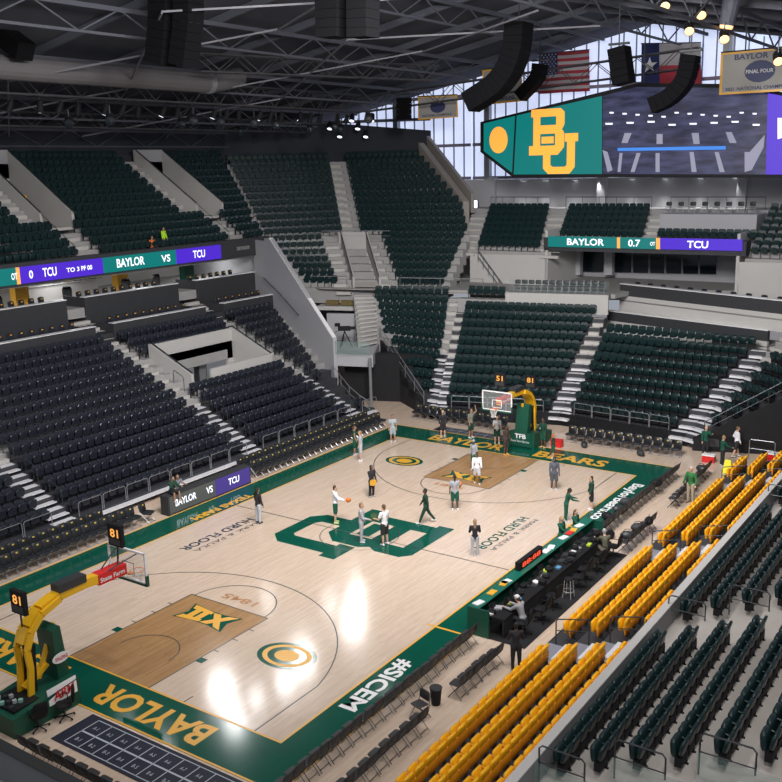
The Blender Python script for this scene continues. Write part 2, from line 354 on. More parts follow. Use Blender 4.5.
def put_row(kind, a, b, z, out, ml, mr, label, group, pitch=.53, gap=(), back=.52, sag=0):
    """seats along the front edge a->b of a tread; out = unit vector away from the court"""
    a, b = Vector((a.x, a.y, 0)), Vector((b.x, b.y, 0)); d = b-a; L = d.length; d.normalize()
    n = int((L-ml-mr)/pitch+.2)
    if n < 1: return
    st = (L-ml-mr)/n if (L-ml-mr)/n < pitch*1.15 else pitch
    for k in range(n):
        s = ml+st*(k+.5)
        if any(g0 < s < g1 for g0, g1 in gap): continue
        p = a+d*s+Vector((out[0], out[1], 0))*back; p.z = z
        SEATS[kind].append((place(p, (-out[0], -out[1])), label % ordn(k+1) if '%s' in label else label, group))
def tier(name, L0, R0, L1, R1, n, z0, z1, m=None, drop=1.2):
    """stepped concrete, rows between the left line L0-L1 and right line R0-R1; returns row fronts"""
    m = m or M_concd; mb = MB(); rows = []
    for i in range(n):
        t0, t1 = i/n, (i+1)/n; z = lerp(z0, z1, t0)
        a, b, c, d = lerp(L0, L1, t0), lerp(R0, R1, t0), lerp(R0, R1, t1), lerp(L0, L1, t1)
        vs = [(p.x, p.y, z) for p in (a, b, c, d)]; zb = z-drop
        mb.add(vs+[(p.x, p.y, zb) for p in (a, b, c, d)], [(0, 1, 2, 3), (0, 4, 5, 1), (1, 5, 6, 2), (2, 6, 7, 3), (3, 7, 4, 0), (4, 7, 6, 5)])
        rows.append((a, b, z, (z1-z0)/n))
    mb.build(name, m, kind='structure'); return rows
def outdir(a, b):   # away from the court, given left/right ends seen from the court side... left->right
    d = Vector((b.x-a.x, b.y-a.y, 0)).normalized(); o = Vector((-d.y, d.x, 0)); return o
def aisle_steps(rows, side, width, m, label, ofs=0, n0=0, n1=None):
    """half steps and nosings climbing along the L or R end of a tier, each aisle one thing"""
    mb = MB(); 
    for i, (a, b, z, dz) in enumerate(rows[n0:n1]):
        d = Vector((b.x-a.x, b.y-a.y, 0)).normalized(); o = outdir(a, b)
        p = (a+d*ofs if side == 'L' else b-d*(width+ofs)); p = Vector((p.x, p.y, 0)); e = p+d*width
        f = -.36
        th_ = dz*.28 if m is M_step else dz*.5-.01
        mb.poly([(q.x, q.y, z-dz*.5-th_) for q in (p+o*f, e+o*f, e-o*.04, p-o*.04)], (0, 0, th_))
        mb.poly([(q.x, q.y, z+.002) for q in (p, e, e+o*.34, p+o*.34)], (0, 0, .02))
    return mb.build('aisle_stairs', m, label=label, cat='stairs', kind='structure')

# ================================================================== LEFT LOWER STAND
LX = -12.1; LZ = .45; TR = .87; RI = .40
def lx(i): return LX-TR*i
def lrow(i): return LZ+RI*i
GL = 'black fold-up seats of the left lower stand'
segs = [(-4.0, 7.0, 14, 'block before first aisle'), (8.2, 20.0, 14, 'block past first aisle'), (21.3, 29.9, 14, 'block around lower tunnel'), (31.1, 37.2, 14, 'block beside sloping wall')]
VOM = (22.0, 29.3, 7, 10)    # y0,y1, rows removed
mb = MB(); md_ = MB()
for i in range(14):
    z = lrow(i); y1 = min(37.6, 31.0+(-lx(i+1)-13.6)*.52+.6) if i > 1 else 32.6
    for (ya, yb) in (((-8, VOM[0]), (VOM[1], y1)) if VOM[2] <= i < VOM[3]+1 else ((-8, y1),)):
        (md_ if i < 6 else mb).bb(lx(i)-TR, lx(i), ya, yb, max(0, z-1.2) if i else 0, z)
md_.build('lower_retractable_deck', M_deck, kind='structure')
mb.build('lower_seating_deck', M_concd, kind='structure')
def diag_y(x): return 31.0+(-x-13.6)*.52   # foot of the sloping wall
for y0, y1, n, nm in segs:
    for i in range(n):
        ye = y1
        if nm.startswith('block beside'):
            ye = min(36.6, diag_y(lx(i))-.15) if i > 0 else 31.9
        gaps = []
        if nm.startswith('block around') and VOM[2] <= i <= VOM[3]: continue
        a, b = V(lx(i), y0, 0), V(lx(i), ye, 0)
        if ye-y0 < .6: continue
        put_row('k', a, b, lrow(i), (-1, 0), 0, 0, 'black seat, %s from near end, '+ordn(i+1)+' row up, '+nm, GL)
def left_aisle(y0, y1, n, label):
    for lo, hi, m in ((0, 6, M_step), (6, n, M_conc)):
        mb = MB()
        for i in range(lo, hi):
            z = lrow(i); mb.bb(lx(i)+.04, lx(i)+.38, y0, y1, z-RI/2-.05 if m is M_step else z-RI+.001, z-RI/2); mb.bb(lx(i)-.4, lx(i)+.01, y0, y1, z, z+.02)
        mb.build('aisle_stairs', m, label=label+(', lower metal flight' if lo == 0 else ', upper concrete flight'), cat='stairs', kind='structure')
left_aisle(7.0, 8.2, 14, 'pale steps of the first aisle in the left stand')
left_aisle(20.0, 21.3, 18, 'pale steps of the second aisle in the left stand')
left_aisle(29.9, 31.1, 18, 'pale steps of the third aisle in the left stand')
MB().bb(LX+.02, LX+.40, 1.0, 32.4, .30, .36).build('front_bench_strip', M_step, kind='structure')
# front rail frames
def loop_rail(name, p, q, z, h, label, r=.022, mid=True, m=None, group=None):
    mb = MB(); p, q = Vector(p), Vector(q); c = .08; d = (q-p).normalized(); u = V(0, 0, 1)
    pts = [p, p+u*(h-c), p+u*h+d*c, q+u*h-d*c, q+u*(h-c), q]
    mb.tube(pts, r, 6)
    o = mb.build(name, m or M_metal, label=label, cat='railing', group=group)
    if mid: MB().tube([p+u*h*.55, q+u*h*.55], r*.8, 5).build('mid_bar', m or M_metal, o)
    return o
k = 0
for y0, y1 in ((2.2, 6.9), (8.3, 20.0), (21.3, 29.9), (31.1, 32.8)):
    n = max(1, round((y1-y0)/1.45)); st = (y1-y0)/n
    for j in range(n):
        k += 1
        loop_rail('front_railing', (LX+.03, y0+j*st+.05, LZ), (LX+.03, y0+(j+1)*st-.05, LZ), 0, .75, 'grey tube railing frame at the foot of the left stand, %s from the near end' % ordn(k), mid=False, group='front railing frames of the left stand')
for nm, yy, n in (('first', 8.15, 7), ('second', 21.25, 7), ('third', 31.05, 9)):
    for j in range(n):
        i = j*1+1 if nm != 'first' else j+1
        if j % 2: continue
        a = V(lx(i), yy, lrow(i)); b_ = V(lx(i+1), yy, lrow(i+1)); mb = MB(); u = V(0, 0, 1)
        mb.tube([a, a+u*.8, a+u*.88+(b_-a)*.1, b_+u*.88-(b_-a)*.1, b_+u*.8, b_], .02, 6)
        mb.build('aisle_handrail', M_metald, label='dark loop handrail, %s up the %s aisle of the left stand' % (ordn(j//2+1), nm), cat='railing', group='aisle handrails of the left stand')
# lower tunnel
x0, x1 = lx(VOM[2]), lx(VOM[3]+1); zf = lrow(VOM[2])-1.25; zt = lrow(VOM[3]+1)
mb = MB(); mb.bb(x1-6, x0, VOM[0], VOM[1], zf-.3, zf); mb.build('tunnel_floor', M_conc, kind='structure')
for yy, s in ((VOM[0], 'near'), (VOM[1], 'far')):
    mb = MB(); hz = 1.0
    mb.poly([(x0, yy-.1, zf), (x0, yy-.1, lrow(VOM[2])+hz-.1), (x1, yy-.1, zt+hz-.1), (x1-.2, yy-.1, zt+hz-.1), (x1-.2, yy-.1, zf)], (0, .2, 0))
    w_ = mb.build('tunnel_side_wall', M_wallw, label='pale sloping side wall of the lower tunnel, %s side' % s, kind='structure')
    MB().prism((x0, yy, lrow(VOM[2])+hz), (x1, yy, zt+hz), .06, .06).build('handrail', M_metald, w_)
mb = MB(); mb.bb(x1-.2, x1, VOM[0]+.1, VOM[1]-.1, zt-.55, zt+.85); mb.bb(x1-.2, x1, VOM[0]+.1, VOM[0]+1.0, zf, zt-.5); mb.bb(x1-.2, x1, VOM[1]-.6, VOM[1]-.1, zf, zt-.5)
mb.build('tunnel_head_wall', M_wallw, kind='structure')
MB().bb(x0-.15, x0, VOM[0]+1.6, VOM[1], zf, lrow(VOM[2])+.95).build('tunnel_front_wall', M_wallw, kind='structure')
mb = MB(); mb.bb(x1-6.2, x1-6, VOM[0]-3, VOM[1]+3, zf, zt); mb.bb(x1-6, x1-.2, VOM[0]-3, VOM[1]+3, zt-.45, zt-.35); mb.build('tunnel_back_wall', M_wallw, kind='structure')
for q, (yy, h, m, lb) in enumerate(((22.9, 2.3, M_red, 'red and white poster board inside the lower tunnel'), (25.0, 2.3, M_black, 'dark cabinet standing inside the lower tunnel'), (27.0, 2.1, M_metald, 'dark rack standing deep inside the lower tunnel'))):
    t = MB().bb(x1-1.2, x1-.8, yy-.4, yy+.4, zf, zf+h).build('cabinet', m, label=lb, cat='cabinet')
    MB().bb(x1-.8, x1-.77, yy-.3, yy+.3, zf+.2, zf+h-.2).build('front_panel', M_white if q == 0 else M_metal, t)

# loge boxes behind the left lower stand
LOG = [(-6, 6.9, 'nearest'), (8.3, 19.9, 'second'), (21.3, 29.5, 'third'), (31.3, 37.6, 'farthest')]
xa, xb, xc = lx(14), -26.9, -29.4
za, zb = 6.4, 7.85
MB().bb(xb, xa-.1, -8, 38.6, za-.9, za).build('loge_floor', M_dark, kind='structure')
MB().bb(xc-7, xb-.1, -8, 39.2, zb-.6, zb).build('concourse_floor', M_concd, kind='structure')
def log_seat(kindlabel):
    pass
for y0, y1, nm in LOG:
    for x, z0, z1, wd in ((xa, za-.4, 6.98, 'lower'), (xb, za-.2, 8.5, 'upper')):
        w_ = MB().bb(x-.16, x, y0, y1, z0, z1).bb(x-2.2, x-.16, y0, y0+.12, z0, z1).build('box_front_wall', M_dark, label='%s dark %s seating box wall with white ledge, left stand' % (nm, wd), cat='wall', group='dark box walls of the left stand')
        MB().bb(x-.42, x+.03, y0-.02, y1+.02, z1, z1+.05).build('ledge', M_white, w_)
# loge chairs: small padded stools in rows, gold-marked headrests
def loge_meshes():
    back = MB().panel(.44, .42, .06, .1, Matrix.Translation((0, 0, .5)) @ Matrix.Rotation(.12, 4, 'X'), 2)
    seat = MB().panel(.46, .08, .44, .04, Matrix.Translation((0, .24, .44)), 1)
    leg = MB().tube([(0, .22, 0), (0, .22, .44)], .035, 6).lathe([(.22, 0), (.2, .03), (.03, .05)], (0, .22, 0), 10)
    dot = MB().box((0, .045, .80), (.12, .02, .07), Matrix.Rotation(.12, 3, 'X'))
    return back.mesh('backrest', M_seatk), seat.mesh('seat', M_seatk), leg.mesh('pedestal', M_metald), dot.mesh('gold_badge', M_gold)
LGM = loge_meshes(); n_l = 0
def loge_chair(loc, f, label, group, dot=True):
    t = thing('box_chair', (0, 0, 0), label, 'chair', group=group, M=place(loc, f))
    inst('backrest', LGM[0], t); inst('seat', LGM[1], t); inst('pedestal', LGM[2], t)
    if dot: inst('gold_badge', LGM[3], t, Matrix.Translation((0, .035, .0)), label='small gold badge')
    return t
for bi, (y0, y1, nm) in enumerate(LOG):
    if bi == 0: y0 = 2.5
    for x, z, wd in ((xa-.85, za, 'lower'), (xb-1.0, zb, 'upper')):
        n = int((y1-y0-.6)/.72)
        for k in range(n):
            if seen((x, y0+.6+k*.72, z+.8), 5):
                loge_chair((x-.3, y0+.6+k*.72, z), (1, 0), 'black box chair, %s from the near end, behind %s %s white-ledged wall' % (ordn(k+1), nm, wd), 'box chairs of the left stand')
# concourse under the left upper deck
MB().bb(-36.3, -36, -6, 45, zb-.5, 11).build('wall_left_concourse', M_wallw, kind='structure')
mb = MB()
MB().bb(-33.0, -32.6, -6, 27, zb, zb+1.0).bb(-33.1, -32.5, -6, 27, zb+1.0, zb+1.06).build('concourse_counter', M_wallw, label='long white counter across the concourse under the left ribbon display', cat='counter')
for yy, m, c in ((19.6, M_gold, 'gold'), (28.0, M_gold, 'gold'), (34.6, M_bgreen, 'dark green')):
    o = MB().bb(-31.6, -31.0, yy-.5, yy+.5, zb, 11).build('painted_column', m, label='%s painted column in the left concourse, %s' % (c, {19.6: 'nearest to the left photo edge', 28.0: 'behind the third box', 34.6: 'right of the gold ones'}[yy]), cat='column')
    MB().bb(-31.65, -30.95, yy-.55, yy+.55, zb, zb+.15).build('base', M_dark, o)
for k, (yy, xx) in enumerate(((17.2, -30.2), (27.4, -30.0), (30.5, -30.3), (22.5, -30.2))):
    t = MB().lathe([(.3, 0), (.33, .9), (.3, .95)], (xx, yy, zb), 12).build('waste_bin', M_metald, label='dark round bin on the left concourse, %s from the left' % ordn(1+[17.2, 22.5, 27.4, 30.5].index(yy)), cat='bin')
    MB().lathe([(.3, .95), (.25, 1.08), (.05, 1.12)], (xx, yy, zb), 12).build('lid', M_black, t)
for k in range(5):
    yy = 23.4+k*.9
    t = MB().bb(-33.0, -32.7, yy, yy+.5, zb+1.06, zb+1.06+.3+.12*(k % 3)).build('counter_display', (M_dark, M_gold, M_black)[k % 3], label='small %s item on the white concourse counter, %s from the left' % (('dark', 'gold', 'black')[k % 3], ordn(k+1)), cat='display')
    MB().bb(-33.05, -32.65, yy-.03, yy+.53, zb+1.06, zb+1.1).build('base', M_metald, t)
for k_ in range(5):
    L = bpy.data.lights.new('concourse_fill', 'AREA'); L.size = 1.5; L.energy = 80; o = bpy.data.objects.new('concourse_fill', L); COL.objects.link(o); o.location = (-31.5, 9+k_*7, 9.85)  # hidden area lights added to brighten the dark concourse
L = bpy.data.lights.new('tunnel_fill', 'AREA'); L.size = 1; L.energy = 25; o = bpy.data.objects.new('tunnel_fill', L); COL.objects.link(o); o.location = (x1-1.6, 26, zt-.6)  # out-of-view light added to brighten the tunnel interior
# ribbon display and fascia
FX = -26.5
F0, F1 = V(FX, -4, 0), V(FX, 38.9, 0)
MB().bb(FX-.5, FX-.06, -6, 39.2, 9.85, 11.2).build('upper_deck_fascia', M_dark, kind='structure')
MB().bb(-37, FX-.5, -6, 39.5, 9.9, 10.0).build('ceiling_concourse', M_dark, kind='structure')
rb = thing('ribbon_display', (FX, 18, 10.4), 'long LED ribbon board on the left upper deck fascia with team names', 'display')
def rib(y0, y1, m, nm='led_segment'):
    return buildw(MB().bb(FX-.06, FX+.04, y0, y1, 9.95, 10.95), nm, m, rb)
yR = [at(x, y, 'x', FX+.04).y for x, y in ((20, 275), (103, 264), (176, 254), (221, 251))]
yO = at(14, 274, 'x', FX).y
for a, b, m, l in ((-4, yR[0]-.25, M_teal_e, 'teal segment'), (yR[0]-.25, yR[0], M_ora_e, 'pale orange divider'), (yR[0], yR[1], M_pur_e, 'first purple segment'), (yR[1], yR[2], M_teal_e, 'second teal segment'), (yR[2], yR[3], M_pur_e, 'second purple segment')):
    rib(a, b, m)['label'] = l
def rtext(s, pxa, pxb, h=.5, z=10.2):
    ya, yb = at(pxa, 260, 'x', FX).y, at(pxb, 260, 'x', FX).y
    text(s, (FX+.045, ya, z), (0, 1, 0), (0, 0, 1), yb-ya, h, M_whi_e, rb, 'lettering', .004, .02)
rtext('OT', 9, 15, .4, 10.25); rtext('0', 27, 31, .5); rtext('TCU', 41, 55, .55); rtext('TO 3', 65, 78, .28, 10.3); rtext('PF 00', 80, 91, .3, 10.3)
rtext('BAYLOR', 116, 144, .58); rtext('VS', 161, 170, .5); rtext('TCU', 193, 205, .55)

# ================================================================== LEFT UPPER DECK
UZ, UX, UT, UR, UN = 10.9, -26.9, .8, .52, 13
def ux(i): return UX-UT*i
def uz(i): return UZ+UR*i
def seam_y(x): return 39.2+(UX-x)*.6
mb = MB()
for i in range(UN):
    ya, yb = 20.9, 24.2
    z = uz(i)
    for (a, b) in (((-8, 20.9), (23.6, 34.9), (37.9, seam_y(ux(i)))) if 4 <= i <= 11 else ((-8, seam_y(ux(i))),)):
        mb.bb(ux(i)-UT, ux(i), a, b, z-1.2, z)
mb.build('upper_seating_deck', M_concd, kind='structure')
GU = 'dark green fold-up seats of the upper left deck'
for (y0, y1lo, y1hi, nm) in ((2, 19.6, 19.6, 'left of the first upper aisle'), (21.9, 19.6, 0, ''),):
    pass
for i in range(UN):
    out = (-1, 0); x = ux(i)
    lo_gap = 4 <= i <= 11
    def row(y0, y1, nm):
        if y1-y0 > .6: put_row('g', V(x, y0, 0), V(x, y1, 0), uz(i), out, 0, 0, 'green seat, %s from left, '+ordn(i+1)+' row of upper left deck, '+nm, GU, back=.5)
    if i < 4: row(8, 21.4, 'before the first opening'); row(23.2, 35.2, 'between the two openings'); row(37.0, seam_y(x)-.1, 'beside the corner')
    else: row(8, 19.5, 'before the first opening'); row(24.0, 33.4, 'between the two openings'); row(38.3, seam_y(x)-.1, 'beside the corner')
for nm, ya, yb, yw0, yw1, ys in (('first', 21.6, 23.0, 20.9, 23.6, 19.6), ('second', 35.4, 36.8, 34.9, 37.9, 33.5)):
    mb = MB()
    for i in range(4): z = uz(i); mb.bb(ux(i), ux(i)+.34, ya, yb, z-UR, z-UR/2); mb.bb(ux(i)-.4, ux(i)+.01, ya, yb, z, z+.02)
    for i in range(4, UN): z = uz(i); mb.bb(ux(i), ux(i)+.34, ys, ys+1.25, z-UR, z-UR/2); mb.bb(ux(i)-.4, ux(i)+.01, ys, ys+1.25, z, z+.02)
    mb.build('aisle_stairs', M_conc, label='pale concrete steps beside the %s opening of the upper left deck' % nm, cat='stairs', kind='structure')
    zf = uz(4)-.1; xe, xs = ux(12), ux(4)
    mb = MB(); mb.bb(xe-3, xs, yw0, yw1, zf-.2, zf); mb.build('tunnel_floor', M_conc, kind='structure')
    for yy, s in ((yw0, 'left'), (yw1-.2, 'right')):
        w_ = MB().poly([(xs, yy, zf), (xs, yy, uz(4)+.9), (xe, yy, uz(12)+.9), (xe, yy, zf)], (0, .2, 0)).build('tunnel_side_wall', M_wallw, label='pale sloping %s side wall of the %s upper deck opening' % (s, nm), kind='structure')
        MB().prism((xs, yy+.1, uz(4)+.95), (xe, yy+.1, uz(12)+.95), .07, .07).build('handrail', M_metald, w_)
        MB().tube([(xs, yy+.1, uz(4)+.9), (xs+3.2, yy+.1, uz(0)+.9)], .02, 5).tube([(xs+3.2, yy+.1, uz(0)), (xs+3.2, yy+.1, uz(0)+.9)], .02, 5).build('aisle_handrail', M_metald, label='thin dark handrail below the %s side of the %s upper opening' % (s, nm), cat='railing')
    MB().bb(xe-.2, xe, yw0, yw1, uz(12)-1.0, uz(12)+.95).build('tunnel_head_wall', M_wall, kind='structure')
    MB().bb(xe-3.2, xe-3, yw0-1, yw1+1, zf, uz(12)-.5).build('tunnel_back_wall', mat('blue_light_tint', (.25, .35, .75), .6), kind='structure')  # blue window light put into the wall colour
    s_ = MB().bb(xs-3.3, xs-3.25, yw0+.3, yw0+1.5, uz(8)-.35, uz(8)-.05).build('aisle_sign', M_gold, label='small orange section sign inside the %s upper deck opening' % nm, cat='sign')
    s_.location.x = -.0
MB().bb(-38.6, -37.4, -6, 47, 17.0, 17.7).build('upper_walkway', M_dark, kind='structure')
# dark acoustic band behind the last row, following the corner
bandpts = [V(-38.2, -8, 0), V(-38.2, 46.8, 0), V(-31.5, 54.8, 0), V(-23.4, 58.2, 0)]
mb = MB()
for a, b in zip(bandpts, bandpts[1:]):
    o = Vector((b.y-a.y, a.x-b.x, 0)).normalized()*-.4
    mb.poly([(a.x, a.y, 14.8), (b.x, b.y, 14.8), (b.x, b.y, 20.3 if b.x < -24 else 19.4), (a.x, a.y, 20.3)], o)
mb.build('wall_left', M_band, kind='structure')
mb = MB()
for a, b in zip(bandpts, bandpts[1:]): mb.prism((a.x, a.y, 20.4), (b.x, b.y, 20.4), .5, .25)
mb.build('trim_1', M_steel, kind='structure')
MB().bb(-46, -45.6, -8, 62, 10, 27).build('wall_left_outer', M_band, kind='structure')

# ================================================================== CORNER
def rows_of(name, px0, z0, px1, z1, n, m=None): pass
G0, D0 = at(366, 288, 'z', 7.2), at(458, 290, 'z', 7.2)
Gm, Gt = V(-23.46, 45.6, 10.9), V(-31, 53.7, 17.3)
Sm, St = V(-27.9, 40.1, 10.9), V(-37.1, 45.6, 17.4)
Sb = at(300, 287, 'z', 7.24)
Rm, Rk, Rt = V(-13.4, 47.8, 10.9), V(-15.8, 51.0, 12.9), V(-23.6, 56.5, 17.5)
GC = 'dark green fold-up seats of the far left corner'
rows = tier('corner_seating_deck', Sb, G0, Sm, Gm, 7, 7.2, 10.9)
for i, (a, b, z, dz) in enumerate(rows): put_row('g', a, b, z, outdir(a, b), .2, 2.4, 'green seat, %s from left, '+ordn(i+1)+' row, corner block left of its tunnel', GC, back=.5)
aisle_steps(rows, 'R', 1.15, M_conc, 'pale steps left of the corner tunnel', ofs=1.15)
rows = tier('corner_seating_deck', Sm, Gm, St, Gt, 12, 10.9, 17.35)
for i, (a, b, z, dz) in enumerate(rows): put_row('g', a, b, z, outdir(a, b), .05, .55, 'green seat, %s from left, '+ordn(i+8)+' row, upper corner left of aisle', GC, back=.5)
aisle_steps(rows, 'R', .6, M_conc, 'pale upper corner aisle steps, left half')
rows = tier('corner_seating_deck', G0, V(D0.x-1, D0.y, 0), Gm, Rm, 7, 7.2, 10.9)
for i, (a, b, z, dz) in enumerate(rows): put_row('g', a, b, z, outdir(a, b), 2.5, .3, 'green seat, %s from left, '+ordn(i+1)+' row, corner block right of tunnel', GC, back=.5)
aisle_steps(rows, 'L', 1.15, M_conc, 'pale steps right of the corner tunnel', ofs=1.2)
g1 = lerp(Gm, Gt, 2.0/6.4)
rows = tier('corner_seating_deck', Gm, Rm, g1, Rk, 4, 10.9, 12.95)
rws = rows
for i, (a, b, z, dz) in enumerate(rows): put_row('g', a, b, z, outdir(a, b), .8, .3, 'green seat, %s from left, '+ordn(i+8)+' row, upper corner right of aisle', GC, back=.5)
aisle_steps(rows, 'L', .6, M_conc, 'pale upper corner aisle steps, right half below')
rows = tier('corner_seating_deck', g1, Rk, Gt, Rt, 8, 12.95, 17.35)
for i, (a, b, z, dz) in enumerate(rows): put_row('g', a, b, z, outdir(a, b), .8, .5, 'green seat, %s from left, '+ordn(i+12)+' row, upper corner right of aisle', GC, back=.5)
aisle_steps(rows, 'L', .6, M_conc, 'pale upper corner aisle steps, right half above')
# corner tunnel walls and head
o3 = outdir(G0, D0); dr = Vector((D0.x-G0.x, D0.y-G0.y, 0)).normalized()
oG = Vector((Gm.x-G0.x, Gm.y-G0.y, 0)).normalized()
def cpt(s, o, z): p = Vector((G0.x, G0.y, 0))+dr*s+oG*o; return V(p.x, p.y, z)
for s, nm in ((-1.1, 'left'), (1.1, 'right')):
    w_ = MB().poly([cpt(s, 0, 6.2), cpt(s, 0, 8.0), cpt(s, 4.7, 11.1), cpt(s, 4.7, 6.2)], dr*.18).build('tunnel_side_wall', M_wallw, label='pale sloping %s wall of the corner tunnel' % nm, kind='structure')
    MB().prism(cpt(s, 0, 8.1), cpt(s, 4.7, 11.2), .06, .06).build('handrail', M_metald, w_)
MB().poly([cpt(-1.3, 4.7, 9.6), cpt(1.3, 4.7, 9.6), cpt(1.3, 4.7, 11.2), cpt(-1.3, 4.7, 11.2)], o3*.2).build('tunnel_head_wall', M_wallw, kind='structure')
MB().prism(cpt(-2.9, 4.7, 11.3), cpt(3.2, 4.7, 11.3), .05, .05).prism(cpt(-2.9, 4.7, 10.9), cpt(3.2, 4.7, 10.9), .03, .03).build('railing', M_metal, label='thin railing above the corner tunnel', cat='railing')
# floor block clearing the tunnel mouth
MB().poly([cpt(-1.1, -.1, 7.3), cpt(1.1, -.1, 7.3), cpt(1.1, 4.7, 8.6), cpt(-1.1, 4.7, 8.6)], (0, 0, .03)).build('tunnel_floor', M_conc, kind='structure')
w_ = MB().poly([cpt(-1.1, 4.5, 8.5), cpt(1.1, 4.5, 8.5), cpt(1.1, 4.5, 9.8), cpt(-1.1, 4.5, 9.8)], o3*.1).build('tunnel_back_wall', M_wall, kind='structure')
t = MB().poly([cpt(-.5, 4.3, 8.7), cpt(-.2, 4.3, 8.7), cpt(-.5, 4.3, 9.6), cpt(-.8, 4.3, 9.6)], o3*.1).build('red_banner_strip', M_red, label='narrow red strips leaning inside the corner tunnel', cat='banner')
# cross aisle along the corner, rail
MB().poly([cpt(-4.8, 0, 7.17), cpt(9.9, 0, 7.17), cpt(9.9, -1.1, 7.17), cpt(-4.0, -1.1, 7.17)], (0, 0, .04)).build('cross_aisle', M_conc, kind='structure')
mb = MB()
mb.prism(cpt(-4.6, -.05, 8.05), cpt(-1.6, -.05, 8.05), .05, .05); mb.prism(cpt(2.8, -.05, 8.05), cpt(9.3, -.05, 8.05), .05, .05)
for s in [-4.6, -3.1, -1.6, 2.8, 4.4, 6.0, 7.6, 9.3]: mb.prism(cpt(s, -.05, 7.2), cpt(s, -.05, 8.05), .04, .04)
mb.build('cross_aisle_railing', M_metal, label='thin grey railing on the corner cross aisle below the upper seats', cat='railing')
# raking end wall at the right of the corner seats
mb = MB()
e0, e1, e2 = Rm, Rk, Rt
for a, b, za_, zb_ in ((Rk, Rt, 12.95, 17.5),):
    mb.poly([(a.x, a.y, za_-3), (a.x, a.y, za_+.4), (b.x, b.y, zb_+.8), (b.x, b.y, zb_-4)], (.35, .35, 0))
mb.build('corner_end_wall', mat('warm_wall', (.33, .30, .27), .8, noise=.08), label='sloping beige end wall right of the corner seats', kind='structure')
W2 = [at(420, 147, 'y', 57.2), at(467, 205, 'y', 51.6), at(474, 232, 'y', 50.2), at(418, 165, 'y', 57)]
mb = MB().poly([(-23.4, 57.6, 17.2), (-15.4, 51.6, 12.4), (-15.4, 51.6, 14.0), (-23.4, 57.6, 18.9)], (.1, .35, 0)); mb.build('raking_parapet', mat('warm_wall', (.33, .30, .27)), kind='structure')
# sloping grey wall that closes the left stand
A_, B_ = V(-25.2, 37.0, 0), V(-16.05, 33.36, 0); dd = (B_-A_).normalized(); nn_ = V(-dd.y, dd.x, 0)
A2 = A_-dd*1.0
w_ = MB().poly([(A_.x, A_.y, 4.0), (A_.x, A_.y, 11.2), (-24.2, 36.6, 11.2), (-20.17, 34.98, 8.05), (B_.x, B_.y, 4.75), (B_.x, B_.y, 0), (-17.5, 33.94, 0)], nn_*.3).build('wall_corner', M_wall, label='tall sloping grey wall closing the left stand', kind='structure')
MB().prism((-24.3, 36.75, 11.25), (B_.x, B_.y+.15, 4.8), .3, .08).build('capping', M_white, w_)
MB().tube([(-25.2, 37.0-.25, 8.2), (-23.0, 35.85, 7.3), (-20.2, 34.75, 5.9)], .03, 6).build('handrail', M_metald, w_)
MB().poly([(-26.9, 37.6, 6.5), (-25.2, 37.0, 6.5), (-25.2, 37.0, 11.0), (-26.9, 37.6, 11.0)], nn_*.3).poly([(-36, 39.4, 6.5), (-26.9, 38.2, 6.5), (-26.9, 38.2, 11.0), (-36, 39.4, 11.0)], (0, .3, 0)).build('wall_loge_end', M_wall, kind='structure')
# camera platform
plz = 3.6
PL = [at(300, 352, 'z', plz), at(372, 352, 'z', plz), at(384, 343, 'z', plz), at(362, 300, 'z', plz), at(302, 300, 'z', plz)]
p0, p1 = V(-16.0, 33.7, plz), V(-13.6, 34.9, plz)
q0, q1 = V(-20.5, 37.4, plz), V(-18.6, 38.6, plz)
mb = MB().poly([(-16.05, 33.75, 2.75), (-13.5, 34.5, 2.75), (-16.4, 39.6, 2.75), (-22.0, 38.3, 2.75)], (0, 0, plz-2.75)); mb.build('camera_platform', M_wall, label='grey solid camera platform between the sloping wall and corner seats', cat='platform')
MB().poly([(-20.2, 38.0, 3.6), (-16.4, 39.3, 3.6), (-16.4, 39.3, 5.6), (-20.2, 38.0, 5.6)], (-.1, .3, 0)).build('platform_back_wall', M_wall, kind='structure')
MB().poly([(-21.6, 38.6, 5.7), (-16.2, 40.3, 5.7), (-16.2, 40.3, 6.0), (-21.6, 38.6, 6.0)], (-.5, 1.2, 0)).build('ledge', M_wallw, kind='structure')
t = MB(); 
for k in range(4):
    t.box((-20.6+k*1.15, 39.3+k*.36, 6.25), (1.0, .3, .35), Matrix.Rotation(.3, 3, 'Z'))
t.build('folded_tarp', mat('ochre', (.16, .12, .04), .8, noise=.4), label='row of ochre bundles on the ledge above the camera platform', cat='bundle')
mb = MB(); g = M_glass
pr = [V(-16.05, 33.45, plz), V(-13.55, 34.25, plz)]
MB().poly([pr[0], pr[1], pr[1]+V(0, 0, .95), pr[0]+V(0, 0, .95)], (0, .02, 0)).build('glass_guard', M_glass, label='glass guard on the front of the camera platform', cat='railing')
MB().tube([(-13.4, 34.0, 0), (-13.4, 34.0, 3.5)], .11, 8).build('steel_post', M_metal, label='slim grey post under the camera platform', cat='post')
